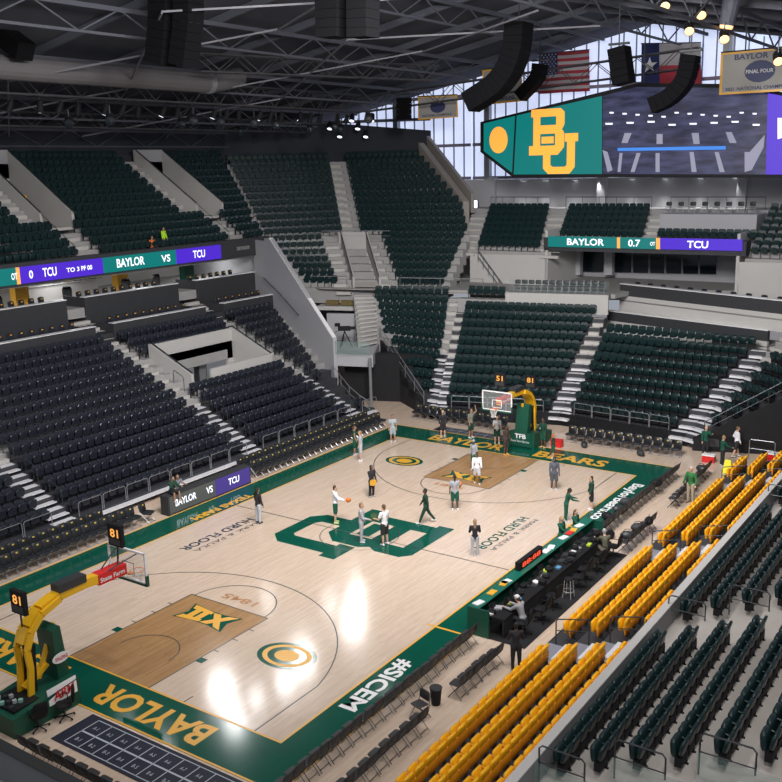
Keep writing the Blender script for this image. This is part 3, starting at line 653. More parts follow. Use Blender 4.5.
# tripod camera
t = thing('broadcast_camera', (-17.2, 36.2, plz), 'broadcast video camera on a black tripod on the corner platform', 'camera', .5)
for k in range(3): a = 2*PI*k/3; MB().tube([(.55*math.cos(a), .55*math.sin(a), 0), (0, 0, 1.15)], [.025, .045], 6).build('leg', M_black, t)
MB().box((0, 0, 1.35), (.9, .28, .32)).box((.62, 0, 1.38), (.4, .2, .2)).build('camera_body', M_black, t)
MB().box((-.5, 0, 1.62), (.35, .3, .22)).build('viewfinder', M_black, t); MB().tube([(-.3, .1, 1.25), (-.85, .25, .95)], .02, 5).build('pan_bar', M_metald, t)
t = thing('broadcast_camera', (-18.6, 36.3, plz), 'smaller tripod with a light cloth beside the corner video camera', 'tripod', 1.0)
for k in range(3): a = 2*PI*k/3; MB().tube([(.4*math.cos(a), .4*math.sin(a), 0), (0, 0, .9)], .025, 6).build('leg', M_metald, t)
MB().ell((0, 0, 1.0), (.25, .2, .2)).build('cloth_cover', M_conc, t)
# black sheet standing in for the shade in the void under the platform
MB().poly([(-16.4, 35.0, 0), (-9.5, 37.4, 0), (-9.5, 37.4, 3.4), (-16.4, 35.0, 3.4)], (-.2, .6, 0)).build('curtain', M_curt, label='black sheet standing in for the dark void under the camera platform', cat='curtain')
mb = MB(); pp = [V(-16.0, 33.1, 2.9), V(-14.9, 32.6, 2.35), V(-13.9, 32.2, 1.8), V(-12.8, 31.9, 1.35), V(-12.1, 32.0, 1.0)]
rr = MB()
for p in pp: rr.tube([(p.x, p.y, max(0, p.z-1.5)), p, ], .025, 5)
rr.tube(pp, .03, 6).tube([p-V(0, 0, .5) for p in pp], .02, 5); rr.build('stair_railing', M_metal, label='descending grey railing at the far end of the left stand', cat='railing')

# ================================================================== FAR END STAND
ZB = .8
Dl, Dm, Du = at(441, 405, 'z', ZB), at(452, 335, 'z', 4.4), at(464, 290, 'z', 7.2)
GE = 'dark green fold-up seats of the far end stand'
def liney(bot, z0, top, z1, z): return lerp(bot, top, (z-z0)/(z1-z0))
Db, Dt = V(-7.8, 33.6, 0), at(461, 289, 'z', 7.3)
Eb, Et = at(560, 413, 'z', ZB), at(612, 302, 'z', 6.8)
Fb, Ft = at(686, 433, 'z', ZB), at(766, 352, 'z', 4.8)
def seg_line(b, t, zb_, zt_, z): return lerp(b, t, (z-zb_)/(zt_-zb_))
# CD
c0, c1, c2 = at(424, 404, 'z', ZB), at(380, 338, 'z', 4.0), at(371, 291, 'z', 7.2)
s1, s2 = at(358, 344, 'z', 3.9), at(353, 291, 'z', 7.2)
rows = tier('end_seating_deck', s1, c1, s2, c2, 12, 4.0, 7.2, drop=1.0); aisle_steps(rows, 'L', 1.5, M_conc, 'concrete steps climbing beside the camera platform', ofs=.1)
Dx = seg_line(Db, Dt, ZB, 7.3, 4.0)
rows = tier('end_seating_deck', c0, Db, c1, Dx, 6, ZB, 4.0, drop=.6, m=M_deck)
for i, (a, b, z, dz) in enumerate(rows): put_row('g', a, b, z, outdir(a, b), .2, .75, 'green seat, %s from left, '+ordn(i+1)+' row, end block left of first aisle', GE)
aisle_steps(rows, 'R', .7, M_step, 'white metal steps of the first end aisle, left half')
rows = tier('end_seating_deck', c1, Dx, c2, V(Dt.x, Dt.y, 0), 6, 4.0, 7.2, drop=.6)
for i, (a, b, z, dz) in enumerate(rows): put_row('g', a, b, z, outdir(a, b), .1, .75, 'green seat, %s from left, '+ordn(i+7)+' row, end block left of first aisle', GE)
aisle_steps(rows, 'R', .7, M_conc, 'concrete steps of the first end aisle, left half')
# DE
Et2 = seg_line(Eb, Et, ZB, 6.8, 6.3)
Dt2 = seg_line(Db, Dt, ZB, 7.3, 6.3)
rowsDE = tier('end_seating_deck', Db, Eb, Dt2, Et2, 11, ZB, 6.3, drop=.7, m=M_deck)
for i, (a, b, z, dz) in enumerate(rowsDE): put_row('g', a, b, z, outdir(a, b), .6, .6, 'green seat, %s from left, '+ordn(i+1)+' row, end block behind far basket', GE)
aisle_steps(rowsDE, 'L', .7, M_step, 'white metal steps of the first end aisle, right half', n1=6); aisle_steps(rowsDE, 'L', .7, M_conc, 'concrete steps of the first end aisle, right half', n0=6)
aisle_steps(rowsDE, 'R', .7, M_step, 'white metal steps of the second end aisle, left half', n1=6); aisle_steps(rowsDE, 'R', .7, M_conc, 'concrete steps of the second end aisle, left half', n0=6)
# short twelfth row, retaining wall and terrace
oD = outdir(Dt2, Et2); dD = (Vector((Et2.x, Et2.y, 0))-Vector((Dt2.x, Dt2.y, 0))).normalized()
a0 = Vector((Dt2.x, Dt2.y, 0)); Lw = (Vector((Et2.x, Et2.y, 0))-a0).length
r12 = tier('end_seating_deck', a0, a0+dD*3.6, a0+oD*.85, a0+oD*.85+dD*3.6, 1, 6.8, 7.3)
put_row('g', a0+dD*.7, a0+dD*3.5, 6.8, oD, 0, 0, 'green seat, %s from left in the short top row beside the first end aisle', GE)
def dp(s, o, z): p = a0+dD*s+oD*o; return V(p.x, p.y, z)
MB().poly([dp(3.6, 0, 6.0), dp(Lw, 0, 6.0), dp(Lw, 0, 7.35), dp(3.6, 0, 7.35)], oD*.25).build('terrace_wall', M_wallw, label='pale retaining wall above the end seats', kind='structure')
MB().poly([dp(-3.5, .9, 7.3), dp(Lw+.3, .9, 7.3), dp(Lw+1.5, 4.5, 7.3), dp(Lw+22, 4.5, 7.3), dp(Lw+22, 12, 7.3), dp(-3.5, 12, 7.3)], (0, 0, -.3)).poly([dp(3.6, .1, 7.3), dp(Lw, .1, 7.3), dp(Lw, 1, 7.3), dp(3.6, 1, 7.3)], (0, 0, -.3)).build('terrace_floor', M_concd, kind='structure')
MB().poly([dp(3.8, .2, 7.35), dp(Lw, .2, 7.35), dp(Lw, .2, 8.2), dp(3.8, .2, 8.2)], oD*.02).build('glass_guard', M_clear, label='glass guard in front of the terrace chair row', cat='railing')
# EF
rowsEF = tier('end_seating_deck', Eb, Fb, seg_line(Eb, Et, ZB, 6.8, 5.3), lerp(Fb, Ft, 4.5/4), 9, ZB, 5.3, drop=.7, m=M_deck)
for i, (a, b, z, dz) in enumerate(rowsEF): put_row('g', a, b, z, outdir(a, b), .6, .7, 'green seat, %s from left, '+ordn(i+1)+' row, end block right of basket', GE)
aisle_steps(rowsEF, 'L', .7, M_step, 'white metal steps of the second end aisle, right half', n1=6); aisle_steps(rowsEF, 'L', .7, M_conc, 'concrete steps of the second end aisle, right half', n0=6)
aisle_steps(rowsEF, 'R', .9, M_step, 'white metal steps of the third end aisle, left half')
# FG
f0, f1 = at(704, 438, 'z', ZB), at(835, 372, 'z', 4.8)
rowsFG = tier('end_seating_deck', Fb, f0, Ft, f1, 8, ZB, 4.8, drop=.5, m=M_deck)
for i, (a, b, z, dz) in enumerate(rowsFG): put_row('g', a, b, z, outdir(a, b), .9, .1, 'green seat, %s from left, '+ordn(i+1)+' row, end block beyond third aisle', GE)
aisle_steps(rowsFG, 'L', .85, M_step, 'white metal steps of the third end aisle, right half')
r9 = tier('end_seating_deck', Ft, f1, Ft+Vector((rowsFG[-1][0].x-rowsFG[-2][0].x, rowsFG[-1][0].y-rowsFG[-2][0].y, 0))*5, f1+V(2, 3, 0), 5, 4.8, 7.3)
for i, (a, b, z, dz) in enumerate(r9): put_row('g', a, b, z, outdir(a, b), 1.6, .1, 'green seat, %s from left, '+ordn(i+9)+' row, end block beyond third aisle', GE)
aisle_steps(r9, 'L', 1.5, M_conc, 'concrete steps above the third end aisle')
# diagonal railings + black curtains beneath both diagonal edges
def diag_rail(pts, label, m=None):
    mb = MB()
    for p in pts: mb.tube([p, p+V(0, 0, .95)], .025, 5)
    mb.tube([p+V(0, 0, .95) for p in pts], .03, 6); mb.tube([p+V(0, 0, .5) for p in pts], .02, 5); mb.build('stair_railing', m or M_metal, label=label, cat='railing')
cl = [lerp(c0, c1, t) for t in (0, .2, .4, .6, .8, 1)]
diag_rail([V(p.x, p.y, ZB+3.2*t-.1) for p, t in zip(cl, (0, .2, .4, .6, .8, 1))], 'stepped grey railing down the left edge of the end stand')
MB().poly([(c0.x, c0.y, 0), (c0.x, c0.y, ZB), (c1.x, c1.y, 3.9), (c1.x, c1.y, 0)], (.1, .1, 0)).poly([(Db.x, Db.y-.02, 0), (c0.x, c0.y-.02, 0), (c0.x, c0.y-.02, ZB-.1), (Db.x, Db.y-.02, ZB-.1)], (0, .1, 0)).build('curtain', M_curt, label='black curtain under the left diagonal edge of the end stand', cat='curtain')
fl_ = [lerp(f0, f1, t) for t in (0, .17, .34, .5, .67, .84, 1)]
diag_rail([V(p.x, p.y, ZB+4.0*t) for p, t in zip(fl_, (0, .17, .34, .5, .67, .84, 1))], 'grey railing rising along the right diagonal edge of the end stand', M_metald)
MB().poly([(f0.x-.6, f0.y-.12, 0), (f0.x-.6, f0.y-.12, ZB), (f0.x+.2, f0.y-.12, ZB+.4), (f1.x+.3, f1.y-.12, 4.85), (f1.x+.3, f1.y-.12, 0)], (0, .1, 0)).build('curtain', M_curt, label='black curtain under the right diagonal edge of the end stand', cat='curtain')
# front skirts and railing of the end stand
for a, b, nm in ((Db, Eb, 'behind the far basket'), (Eb, Fb, 'right of the far basket')):
    a, b = Vector((a.x, a.y, 0)), Vector((b.x, b.y, 0)); d = (b-a).normalized(); L = (b-a).length
    MB().poly([a, b, b+V(0, 0, ZB), a+V(0, 0, ZB)], (0, .05, 0)).build('front_skirt', M_black, kind='structure')
    n = 5
    for k in range(n):
        p = a+d*(1+(L-2)*k/n); q_ = a+d*(1+(L-2)*(k+1)/n-.06); p.z = q_.z = ZB
        loop_rail('front_railing', p, q_, 0, .8, 'grey railing frame before the end block %s, %s from the left' % (nm, ordn(k+1)), group='front railing frames of the end stand')
# loge boxes at the end
def fascia(pxa, pxb, ztop, h, label, name='box_front_wall', depth=1.6):
    a, b = at(*pxa, 'z', ztop), at(*pxb, 'z', ztop); o = outdir(a, b)
    t = MB().poly([(a.x, a.y, ztop-h), (b.x, b.y, ztop-h), (b.x, b.y, ztop), (a.x, a.y, ztop)], o*.25).build(name, M_dark, label=label, cat='wall')
    MB().poly([(p.x-o.x*.04, p.y-o.y*.04, ztop) for p in (a, b)]+[(p.x+o.x*.45, p.y+o.y*.45, ztop) for p in (b, a)], (0, 0, .05)).build('ledge', M_white, t)
    MB().poly([(a.x, a.y, ztop-h-1.1)]+[(b.x, b.y, ztop-h-1.1), (b.x, b.y, ztop-h), (a.x, a.y, ztop-h)], o*.2).build('wall_base', M_wallw, t)
    MB().poly([(a.x, a.y, ztop-h-.4), (b.x, b.y, ztop-h-.4), (b.x+o.x*2.2, b.y+o.y*2.2, ztop-h-.4), (a.x+o.x*2.2, a.y+o.y*2.2, ztop-h-.4)], (0, 0, .1)).build('deck', M_concd, t)
    return a, b, o
al, bl, ol = fascia((607, 311), (768, 331), 5.85, .66, 'long dark lower box front with white ledge on the end stand')
au, bu_, ou = fascia((620, 284), (800, 303), 7.75, .8, 'long dark upper box front with white ledge on the end stand')
for a, b, o, z, n, nm in ((al, bl, ol, 5.1, 10, 'lower'), (au, bu_, ou, 6.95, 12, 'upper')):
    for k in range(n):
        p = lerp(a, b, (k+.7)/(n+.4)); p = V(p.x+o.x*.95, p.y+o.y*.95, z)
        loge_chair(p, (-o.x, -o.y), 'black box chair over the %s dark box front, end stand, %s from left' % (nm, ordn(k+1)), 'box chairs of the end stand', False)
# folding chairs standing in the terrace

mb = MB(); pa, pb = at(478, 250, 'y', 46.9), at(504, 286, 'y', 46.9)
mb.tube([pa, pb], .04, 5); mb.tube([pa-V(0, 0, .5), pb-V(0, 0, .5)], .03, 5)
for k in range(6): p = lerp(pa, pb, k/5); mb.tube([p, p-V(0, 0, .9)], .02, 4)
mb.build('stair_railing', M_metald, label='thin diagonal stair railing on the pale wall beside the corner', cat='railing')
# ---- folding chair (origin under the seat, +Y is where the sitter looks)
def folding_meshes(m, mf, lod=1):
    back = MB().panel(.44, .30, .03, .06, Matrix.Translation((0, -.21, .52)) @ Matrix.Rotation(.16, 4, 'X'), 2, curve=.03)
    seat = MB().panel(.42, .40, .035, .06, Matrix.Translation((0, -.18, .45)) @ Matrix.Rotation(-PI/2, 4, 'X'), 2)
    f = MB(); g = MB()
    for s in (-1, 1):
        f.tube([(s*.225, -.27, .85), (s*.225, -.19, .5), (s*.225, .22, 0)], .014, 4)
        g.tube([(s*.20, .17, .45), (s*.20, -.26, 0)], .014, 4)
    f.tube([(-.225, .12, .12), (.225, .12, .12)], .012, 4); g.tube([(-.2, -.2, .08), (.2, -.2, .08)], .012, 4)
    return [('backrest', back.mesh('backrest', m, True)), ('seat', seat.mesh('seat', m)), ('front_frame', f.mesh('front_frame', mf)), ('rear_frame', g.mesh('rear_frame', mf))]
FOLD = folding_meshes(mat('chair_charcoal', (.035, .035, .038), .5), M_metald)
FOLDG = folding_meshes(mat('chair_dark', (.03, .035, .035), .5), M_metall)
def fold_chair(loc, f, label, group=None, ms=FOLD):
    t = thing('folding_chair', (0, 0, 0), label, 'chair', group=group, M=place(loc, f))
    for n, me in ms: inst(n, me, t)
    return t
n = 13
for k in range(n):
    p = dp(3.9+(Lw-4.4)*k/n+.3, 1.0, 7.32)
    fold_chair(p, (-oD.x, -oD.y), 'dark folding chair on the terrace above the end seats, %s from the left' % ordn(k+1), 'terrace chairs of the end stand', FOLDG)
# concourse glazing and columns under the end ribbon
y_ = 53.5
def quad_y(y, pts, t=.15): return [at(px, py, 'y', y) for px, py in pts]
MB().poly(quad_y(54.2, [(478, 235), (800, 246), (800, 300), (478, 300)]), (0, .3, 0)).build('wall_far_concourse', M_wall, kind='structure')
gz = thing('window_wall', at(605, 262, 'y', 53.9), 'dark glazed wall with pale mullions under the end ribbon board', 'window')
for x0, x1 in ((556, 571), (578, 603), (612, 631), (633, 648), (650, 664), (666, 681), (683, 698), (700, 716)):
    ps = quad_y(53.9, [(x0, 250), (x1, 250), (x1, 271+.02*(x1-556)), (x0, 271+.02*(x0-556))]); buildw(MB().poly(ps, (0, .05, 0)), 'glass_pane', M_glassd, gz)
for x0, x1 in ((571, 580), (604, 612)):
    MB().poly(quad_y(52.5, [(x0, 248), (x1, 248), (x1, 275), (x0, 275)]), (0, .5, 0)).build('concrete_column', M_wall, label='grey column before the dark glazing, %s one' % ('left' if x0 < 600 else 'right'), cat='column')
# side cheeks and upper blocks
UY0, UY1 = 47.5, 53.2
def upblock(pb0, pb1, pt0, pt1, n, z0, z1, nm, ml=.2, mr=.2, i0=0):
    a, b = at(*pb0, 'z', z0), at(*pb1, 'z', z0); c, d = at(*pt0, 'z', z1), at(*pt1, 'z', z1)
    a, b, c, d = [Vector(v) for v in (a, b, c, d)]
    for v, yy in ((a, UY0), (b, UY0), (c, UY1), (d, UY1)): pass
    rows = tier('end_upper_deck', a, b, c, d, n, z0, z1, drop=.8)
    for i, (p, q, z, dz) in enumerate(rows[i0:]): put_row('g', p, q, z, outdir(p, q), ml, mr, 'green seat, %s from left, '+ordn(i+1)+' row, '+nm, 'dark green fold-up seats of the upper end deck')
    return rows
def fixy(px, py, y): p = at(px, py, 'y', y); return p
zA0, zA1 = fixy(500, 251, 47.5).z-.0, fixy(500, 208, 53).z-.1
def ub2(l0, r0, l1, r1, n, nm, **k):
    A, B_, C, D_ = fixy(*l0, 47.5), fixy(*r0, 47.5), fixy(*l1, 53), fixy(*r1, 53); sk = k.get('sk', 0)
    rows = tier('end_upper_deck', lerp(A, C, sk/n), lerp(B_, D_, sk/n), C, D_, n-sk, lerp(zA0, zA1, sk/n), zA1, drop=.5)
    for i, (p, q, z, dz) in enumerate(rows): put_row('g', p, q, z, (0, 1), k.get('ml', .2), k.get('mr', .2), 'green seat, %s from left, '+ordn(i+1)+' row, '+nm, 'dark green fold-up seats of the upper end deck')
    return rows
ub2((474, 250), (540, 252), (487, 210), (550, 210), 7, 'upper end block nearest the corner')
rws = ub2((540, 252), (551, 252), (550, 210), (566, 210), 7, '', ml=99); aisle_steps(rws, 'L', 1.5, M_conc, 'concrete steps between the two upper end blocks', ofs=.1)
ub2((551, 252), (640, 255), (566, 210), (652, 210), 7, 'upper end block above the ribbon board', sk=2)
rws = ub2((640, 255), (656, 255), (652, 210), (668, 210), 7, '', ml=99, sk=2); aisle_steps(rws, 'L', 1.3, M_conc, 'concrete steps right of the ribbon board block', ofs=.1)
rws = ub2((460, 256), (474, 252), (473, 208), (487, 208), 7, '', ml=99); aisle_steps(rws, 'L', 1.4, M_conc, 'concrete steps between the corner and the upper end deck', ofs=.1)
ub2((745, 262), (800, 264), (768, 213), (820, 213), 7, 'upper end block at the right photo edge')
# front walls of the left and right blocks
MB().poly(quad_y(47.3, [(470, 254), (547, 255), (547, 300), (470, 300)]), (0, .2, 0)).build('wall_end_left', M_wallw, kind='structure')
MB().poly(quad_y(47.3, [(738, 262), (805, 263), (805, 300), (738, 296)]), (0, .2, 0)).build('wall_end_right', M_wallw, kind='structure')
for pa, pb in (((547, 249), (552, 236)), ((738, 262), (747, 240))):
    a, b = at(*pa, 'y', 47.4), at(*pb, 'y', 47.4)
    MB().bb(a.x-.1, a.x+.1, 47.3, 54, 7.3, b.z+.4).build('return_wall', M_wallw, kind='structure')
# right terrace: retaining wall with seats in front and chairs above
za_, zb_ = fixy(700, 236, 48.5).z, fixy(700, 213, 52).z
A, B_ = fixy(660, 214, 50.5), fixy(757, 216, 50.5); C = fixy(655, 236, 50.5)
MB().poly([(A.x, 50.5, C.z-.3), (B_.x, 50.5, C.z-.3), (B_.x, 50.5, A.z), (A.x, 50.5, A.z)], (0, 3.2, 0)).build('terrace_wall', M_wall, kind='structure')
a, b = fixy(654, 240, 48.7), fixy(757, 243, 48.7); MB().bb(a.x, b.x, 48.5, 50.5, a.z-.5, a.z-.1).build('terrace_floor', M_concd, kind='structure')
put_row('g', V(a.x, 48.7, 0), V(b.x, 48.7, 0), a.z-.1, (0, 1), .1, .1, 'green seat, %s from left in the single row above purple end display', 'dark green fold-up seats of the upper end deck')
for k in range(8):
    p = fixy(668+k*12, 212, 51.5); fold_chair((p.x, 51.5, A.z), (0, -1), 'dark folding chair on the high right terrace of the end stand, %s from the left' % ordn(k+1), 'chairs on the high end terrace', FOLDG)
# rails
mb = MB()
for x0, x1, y, yt in ((491, 550, 54, 197), (566, 652, 54, 197), (671, 766, 54, 197)):
    a, b = fixy(x0, yt, y), fixy(x1, yt, y); mb.tube([a, b], .03, 5)
    for k in range(6): p = lerp(a, b, k/5); mb.tube([p, p-V(0, 0, 1.0)], .02, 4)
mb.build('railing', M_metald, label='thin dark railing behind the top row of the upper end deck', cat='railing')
# ribbon display on the end
re_ = thing('ribbon_display', fixy(645, 245, 47.2), 'LED ribbon board on the end stand showing team names and clock', 'display')
def er(x0, x1, m, label): 
    l = lambda x: 236.2+(x-548)*(239.6-236.2)/198; l2 = lambda x: 246.8+(x-548)*(251.0-246.8)/193
    ps = [fixy(x0, l2(x0), 47.1), fixy(x1, l2(x1), 47.1), fixy(x1, l(x1), 47.1), fixy(x0, l(x0), 47.1)]
    buildw(MB().poly(ps, (0, .12, 0)), 'led_segment', m, re_)['label'] = label
er(548, 617, M_teal_e, 'teal segment'); er(617, 620, M_ora_e, 'orange divider'); er(620, 656, M_teal_e, 'teal clock segment'); er(656, 660, M_ora_e, 'orange divider'); er(660, 742, M_pur_e, 'purple segment')
def et(s, x0, x1, yb, yt):
    a, b, c = fixy(x0, yb, 47.08), fixy(x1, yb+.02*(x1-x0), 47.08), fixy(x0, yt, 47.08)
    text(s, a, (b-a), (0, 0, 1), (b-a).length, c.z-a.z, M_whi_e, re_, 'lettering', .004)
et('BAYLOR', 567, 604, 245, 238.3); et('0.7', 628, 640, 246.5, 239.5); et('OT', 650, 655, 245.6, 241.8); et('TCU', 687, 708, 248, 240.7)
a, b = fixy(545, 246, 47.5), fixy(747, 250, 47.5); MB().bb(a.x, b.x, 47.25, 48.4, a.z-.1, fixy(548, 237, 47.5).z).build('upper_end_fascia', M_dark, kind='structure')
MB().bb(a.x, b.x, 47.3, 54.3, a.z-.3, a.z-.1).build('ceiling_end_concourse', M_dark, kind='structure')
# wall behind the upper end deck with uplight scallops coming from real lamps
wz0 = zA1-3; wz1 = fixy(600, 178, 57).z
MB().bb(-26, 25, 57, 57.4, 6, wz1).build('wall_end', M_wall, kind='structure')
MB().bb(-26, 25, 53.2, 57, zA1-.5, zA1).build('upper_end_walkway', M_concd, kind='structure')
for px in (492, 602, 742):
    p = fixy(px, 190, 56.7); MB().bb(p.x-.35, p.x+.35, 56.5, 57.1, zA1, wz1+.2).build('wall_pier', M_wall, kind='structure')
for k, px in enumerate((523, 545, 575, 600, 632, 665, 700, 735)):
    p = fixy(px, 181, 56.7); t = MB().bb(p.x-.2, p.x+.2, 56.55, 56.98, wz1-.15, wz1-.02).build('wall_lamp', M_metall, label='small wall washer lamp on the far upper wall, %s from the left' % ordn(k+1), cat='lamp', group='wall washers on the far upper wall')
    MB().bb(p.x-.15, p.x+.15, 56.6, 56.9, wz1-.17, wz1-.15).build('lens', M_whi_e, t)
    L = bpy.data.lights.new('washer', 'SPOT'); L.energy = 300; L.spot_size = 1.5; L.spot_blend = .8; L.shadow_soft_size = .1; o = bpy.data.objects.new('washer', L); COL.objects.link(o); o.location = (p.x, 56.4, wz1-.25); o.rotation_euler = (-.25, 0, 0)
p = at(472, 204, 'y', 55); t = MB().bb(p.x-.45, p.x+.45, 54.9, 55.1, p.z-.3, p.z+.3).build('flood_lamp', mat('lamp_face', (.8, .8, .9), .4, emit=(.8, .85, 1), estr=3), label='bright white flood lamp at the foot of the sloping corner wall', cat='lamp'); MB().bb(p.x-.5, p.x+.5, 55.1, 55.25, p.z-.35, p.z+.35).build('housing', M_metald, t)
# ================================================================== ROOF AND WINDOW WALL
def rz(x): return 26.6-.185*abs(x+3)
def rzz(x, y): return rz(x)
MB().poly([(-46, -30, rz(-46)), (-3, -30, rz(-3)), (-3, 62, rz(-3)), (-46, 62, rz(-46))], (0, 0, .3)).poly([(-3, -30, rz(-3)), (40, -30, rz(40)), (40, 62, rz(40)), (-3, 62, rz(-3))], (0, 0, .3)).build('ceiling', M_roof, kind='structure')
# translucent panel wall
M_sky = mat('daylight_panel', (.6, .65, .75), .6, emit=(.50, .56, .76), estr=1.0)
for k, (xa_, xb_) in enumerate(((-40, -19.3), (-19, 3.0), (3.3, 25))):
    o = MB().bb(xa_, xb_, 58.6, 58.8, wz1, 27).build('window_%d' % (k+1), M_sky, kind='structure', label='tall translucent daylight wall panels, %s bay' % ('left', 'middle', 'right')[k])
    mb = MB(); x = xa_
    while x < xb_: mb.bb(x-.04, x+.04, 58.45, 58.6, wz1, 27); x += 1.05
    mb.build('window_mullion', mat('mullion', (.28, .32, .40), .5), o)
    mb = MB(); 
    for z in (wz1+.15, 18.0, 22.2): mb.bb(xa_, xb_, 58.2, 58.45, z-.13, z+.13)
    mb.build('window_transom', mat('transom', (.22, .2, .25), .6), o)
for px in (396, 487, 722):
    p = fixy(px, 140, 57.8); MB().bb(p.x-.25, p.x+.25, 57.7, 58.2, 8, 26).build('steel_column', M_metal, label='tall grey steel column before the daylight wall, %s' % {396: 'left of the hanging banners', 487: 'behind the video board tip', 722: 'behind the right banner'}[px], cat='column')
MB().bb(-46, -26, 62, 62.4, 0, 27).bb(-46, -23, 58.8, 59, 8, 17.5).build('wall_far_outer', M_band, kind='structure')
# purlins and trusses
k = 0
for y in np.arange(4, 53, 6):
    k += 1; mb = MB()
    for xa_, xb_ in ((-45, -3), (-3, 30)): mb.prism((xa_, y, rz(xa_)-.25), (xb_, y, rz(xb_)-.25), .22, .4); 
    mb.build('roof_rafter', M_steel, label='dark roof rafter spanning the hall, %s from the near side' % ordn(k), cat='rafter', group='roof rafters')
k = 0
for x in (-38, -30, -22, -14, -6, 2, 10, 18):
    k += 1; mb = MB(); z = rz(x)-.55
    mb.prism((x, 0, z), (x, 56, z), .16, .22); mb.prism((x, 0, z-1.2), (x, 50, z-1.2), .13, .13)
    y = 0
    while y < 49: mb.prism((x, y, z), (x, y+2.5, z-1.2), .07, .07); mb.prism((x, y+2.5, z-1.2), (x, y+5, z), .07, .07); y += 5
    mb.build('roof_truss', mat('truss_steel', (.08, .085, .105), .6), label='long steel roof truss with zigzag webs, %s from the left' % ordn(k), cat='truss', group='roof trusses')
# cross bracing rods
k = 0
for x0, x1 in ((-34, -22), (-22, -10), (-10, 2)):
    for y0 in (14, 28):
        for sw in (0, 1):
            k += 1; a, b = (x0, y0, rz(x0)-1.9), (x1, y0+8, rz(x1)-1.9)
            if sw: a, b = (x1, y0, rz(x1)-1.95), (x0, y0+8, rz(x0)-1.95)
            MB().prism(a, b, .07, .09).build('bracing_rod', mat('bracing_steel', (.15, .15, .17), .6), label='thin diagonal bracing rod under the dark roof, %s counted from the left rear' % ordn(k), cat='bracing', group='roof bracing rods')
# duct
dct = MB().tube([(-20.5, 4, 21.7), (-20.5, 27.5, 21.7), (-20.5, 30.2, 22.2)], .62, 16).build('ventilation_duct', M_rec, label='large round pale ventilation duct under the roof at left', cat='duct')
MB().tube([(-20.5, 27.1, 21.7), (-20.5, 27.5, 21.7)], .66, 16).build('joint_collar', M_metal, dct)
# lighting truss around the hall
def box_truss(a, b, h, m, label, cat='truss', w=.7, name='lighting_truss', step=1.4):
    a, b = Vector(a), Vector(b); d = (b-a).normalized(); sd = V(-d.y, d.x, 0).normalized()*w/2; mb = MB(); u = V(0, 0, h)
    for s in (-1, 1):
        mb.tube([a+sd*s, b+sd*s], .05, 5); mb.tube([a+sd*s+u, b+sd*s+u], .05, 5)
        n = int((b-a).length/step)
        for k in range(n):
            p, q = lerp(a, b, k/n), lerp(a, b, (k+1)/n); mb.tube([p+sd*s, q+sd*s+u] if k % 2 else [p+sd*s+u, q+sd*s], .03, 4)
            if s == 1: mb.tube([p+sd, p-sd], .03, 4)
    return mb.build(name, m, label=label, cat=cat)
M_tr = mat('truss_dark', (.10, .10, .11), .5, .3)
cw = box_truss((-23.5, 4, 20.7), (-23.5, 48, 20.7), 1.3, M_tr, 'dark lattice catwalk truss running along the left side')
box_truss((-23.5, 48, 20.7), (4, 48, 22.2), 1.2, M_tr, 'dark lattice lighting truss crossing before the daylight wall')
box_truss((-18, 24, 22.0), (-14, 44, 22.3), 1.0, M_tr, 'dark lattice truss carrying the hanging loudspeakers')
box_truss((-31, 6, 19.4), (-31, 50, 19.4), .9, M_tr, 'dark lattice truss before the acoustic band at far left')
# fixtures along the catwalk, four of them lit toward the court
def fixture(p, target, label, lit=0, rad=.28, name='stage_light', power=0, size=.5, energy_col=(1, .98, .95)):
    p = Vector(p); d = (Vector(target)-p).normalized(); t = thing(name, p, label, 'lamp', group='stage lights under the roof')
    q = d.to_track_quat('Z', 'Y').to_matrix()
    b = MB().lathe([(rad*.6, -.4), (rad*.8, -.3), (rad, .25), (rad, .3)], (0, 0, 0), 10); b.v = [tuple(q @ Vector(v)) for v in b.v]; b.build('lamp_housing', M_black, t)
    y = MB().tube([(0, 0, .05), (0, 0, .65)], .03, 5); y.build('yoke', M_metald, t)
    l = MB().lathe([(rad*.9, .30), (rad*.6, .33), (.02, .34)], (0, 0, 0), 10); l.v = [tuple(q @ Vector(v)) for v in l.v]
    l.build('lens', lit if lit else M_glassd, t); return t
def mirror(px, py, z):
    P = at(px, py, 'z', 0); d = Vector(ray(px, py)); d.z = -d.z; return P+d*(z/d.z), P
spots = [(353, 622, .8, 8), (357, 596, .5, 4), (222, 690, .9, 9), (235, 722, .7, 5), (257, 700, .4, 2.5), (303, 660, .8, 8), (285, 682, .5, 4), (330, 605, .3, 1.5), (268, 600, .4, 1.2), (128, 730, .35, .8), (165, 745, .4, .8), (385, 690, .35, .3)]
for k, (px, py, r_, pw) in enumerate(spots):
    L_, P = mirror(px, py, 19.0)
    sp = bpy.data.lights.new('catwalk_beam', 'SPOT'); sp.energy = pw*110; sp.spot_size = math.radians(14); sp.spot_blend = .6; sp.shadow_soft_size = r_
    o = bpy.data.objects.new('catwalk_beam', sp); COL.objects.link(o); o.location = L_; o.rotation_euler = (P-L_).to_track_quat('-Z', 'Y').to_euler()
    fixture(L_+(L_-P).normalized()*.45, P, 'black stage light on the left catwalk aimed at the near court, %s' % ordn(k+1), rad=.27)
for k in range(26):
    y = 8+k*1.55; x = -23.5-.3*(k % 3)
    if not seen((x, y, 20.3)): continue
    fixture((x-.5, y, 20.1), (-30, y+R.uniform(-6, 6), 3), 'small dark stage light under the left catwalk, %s in line' % ordn(k+1), rad=.2, lit=mat('lens_lit', (.8, .8, .9), .3, emit=(.8, .85, 1), estr=1.5) if k % 3 == 0 else 0)
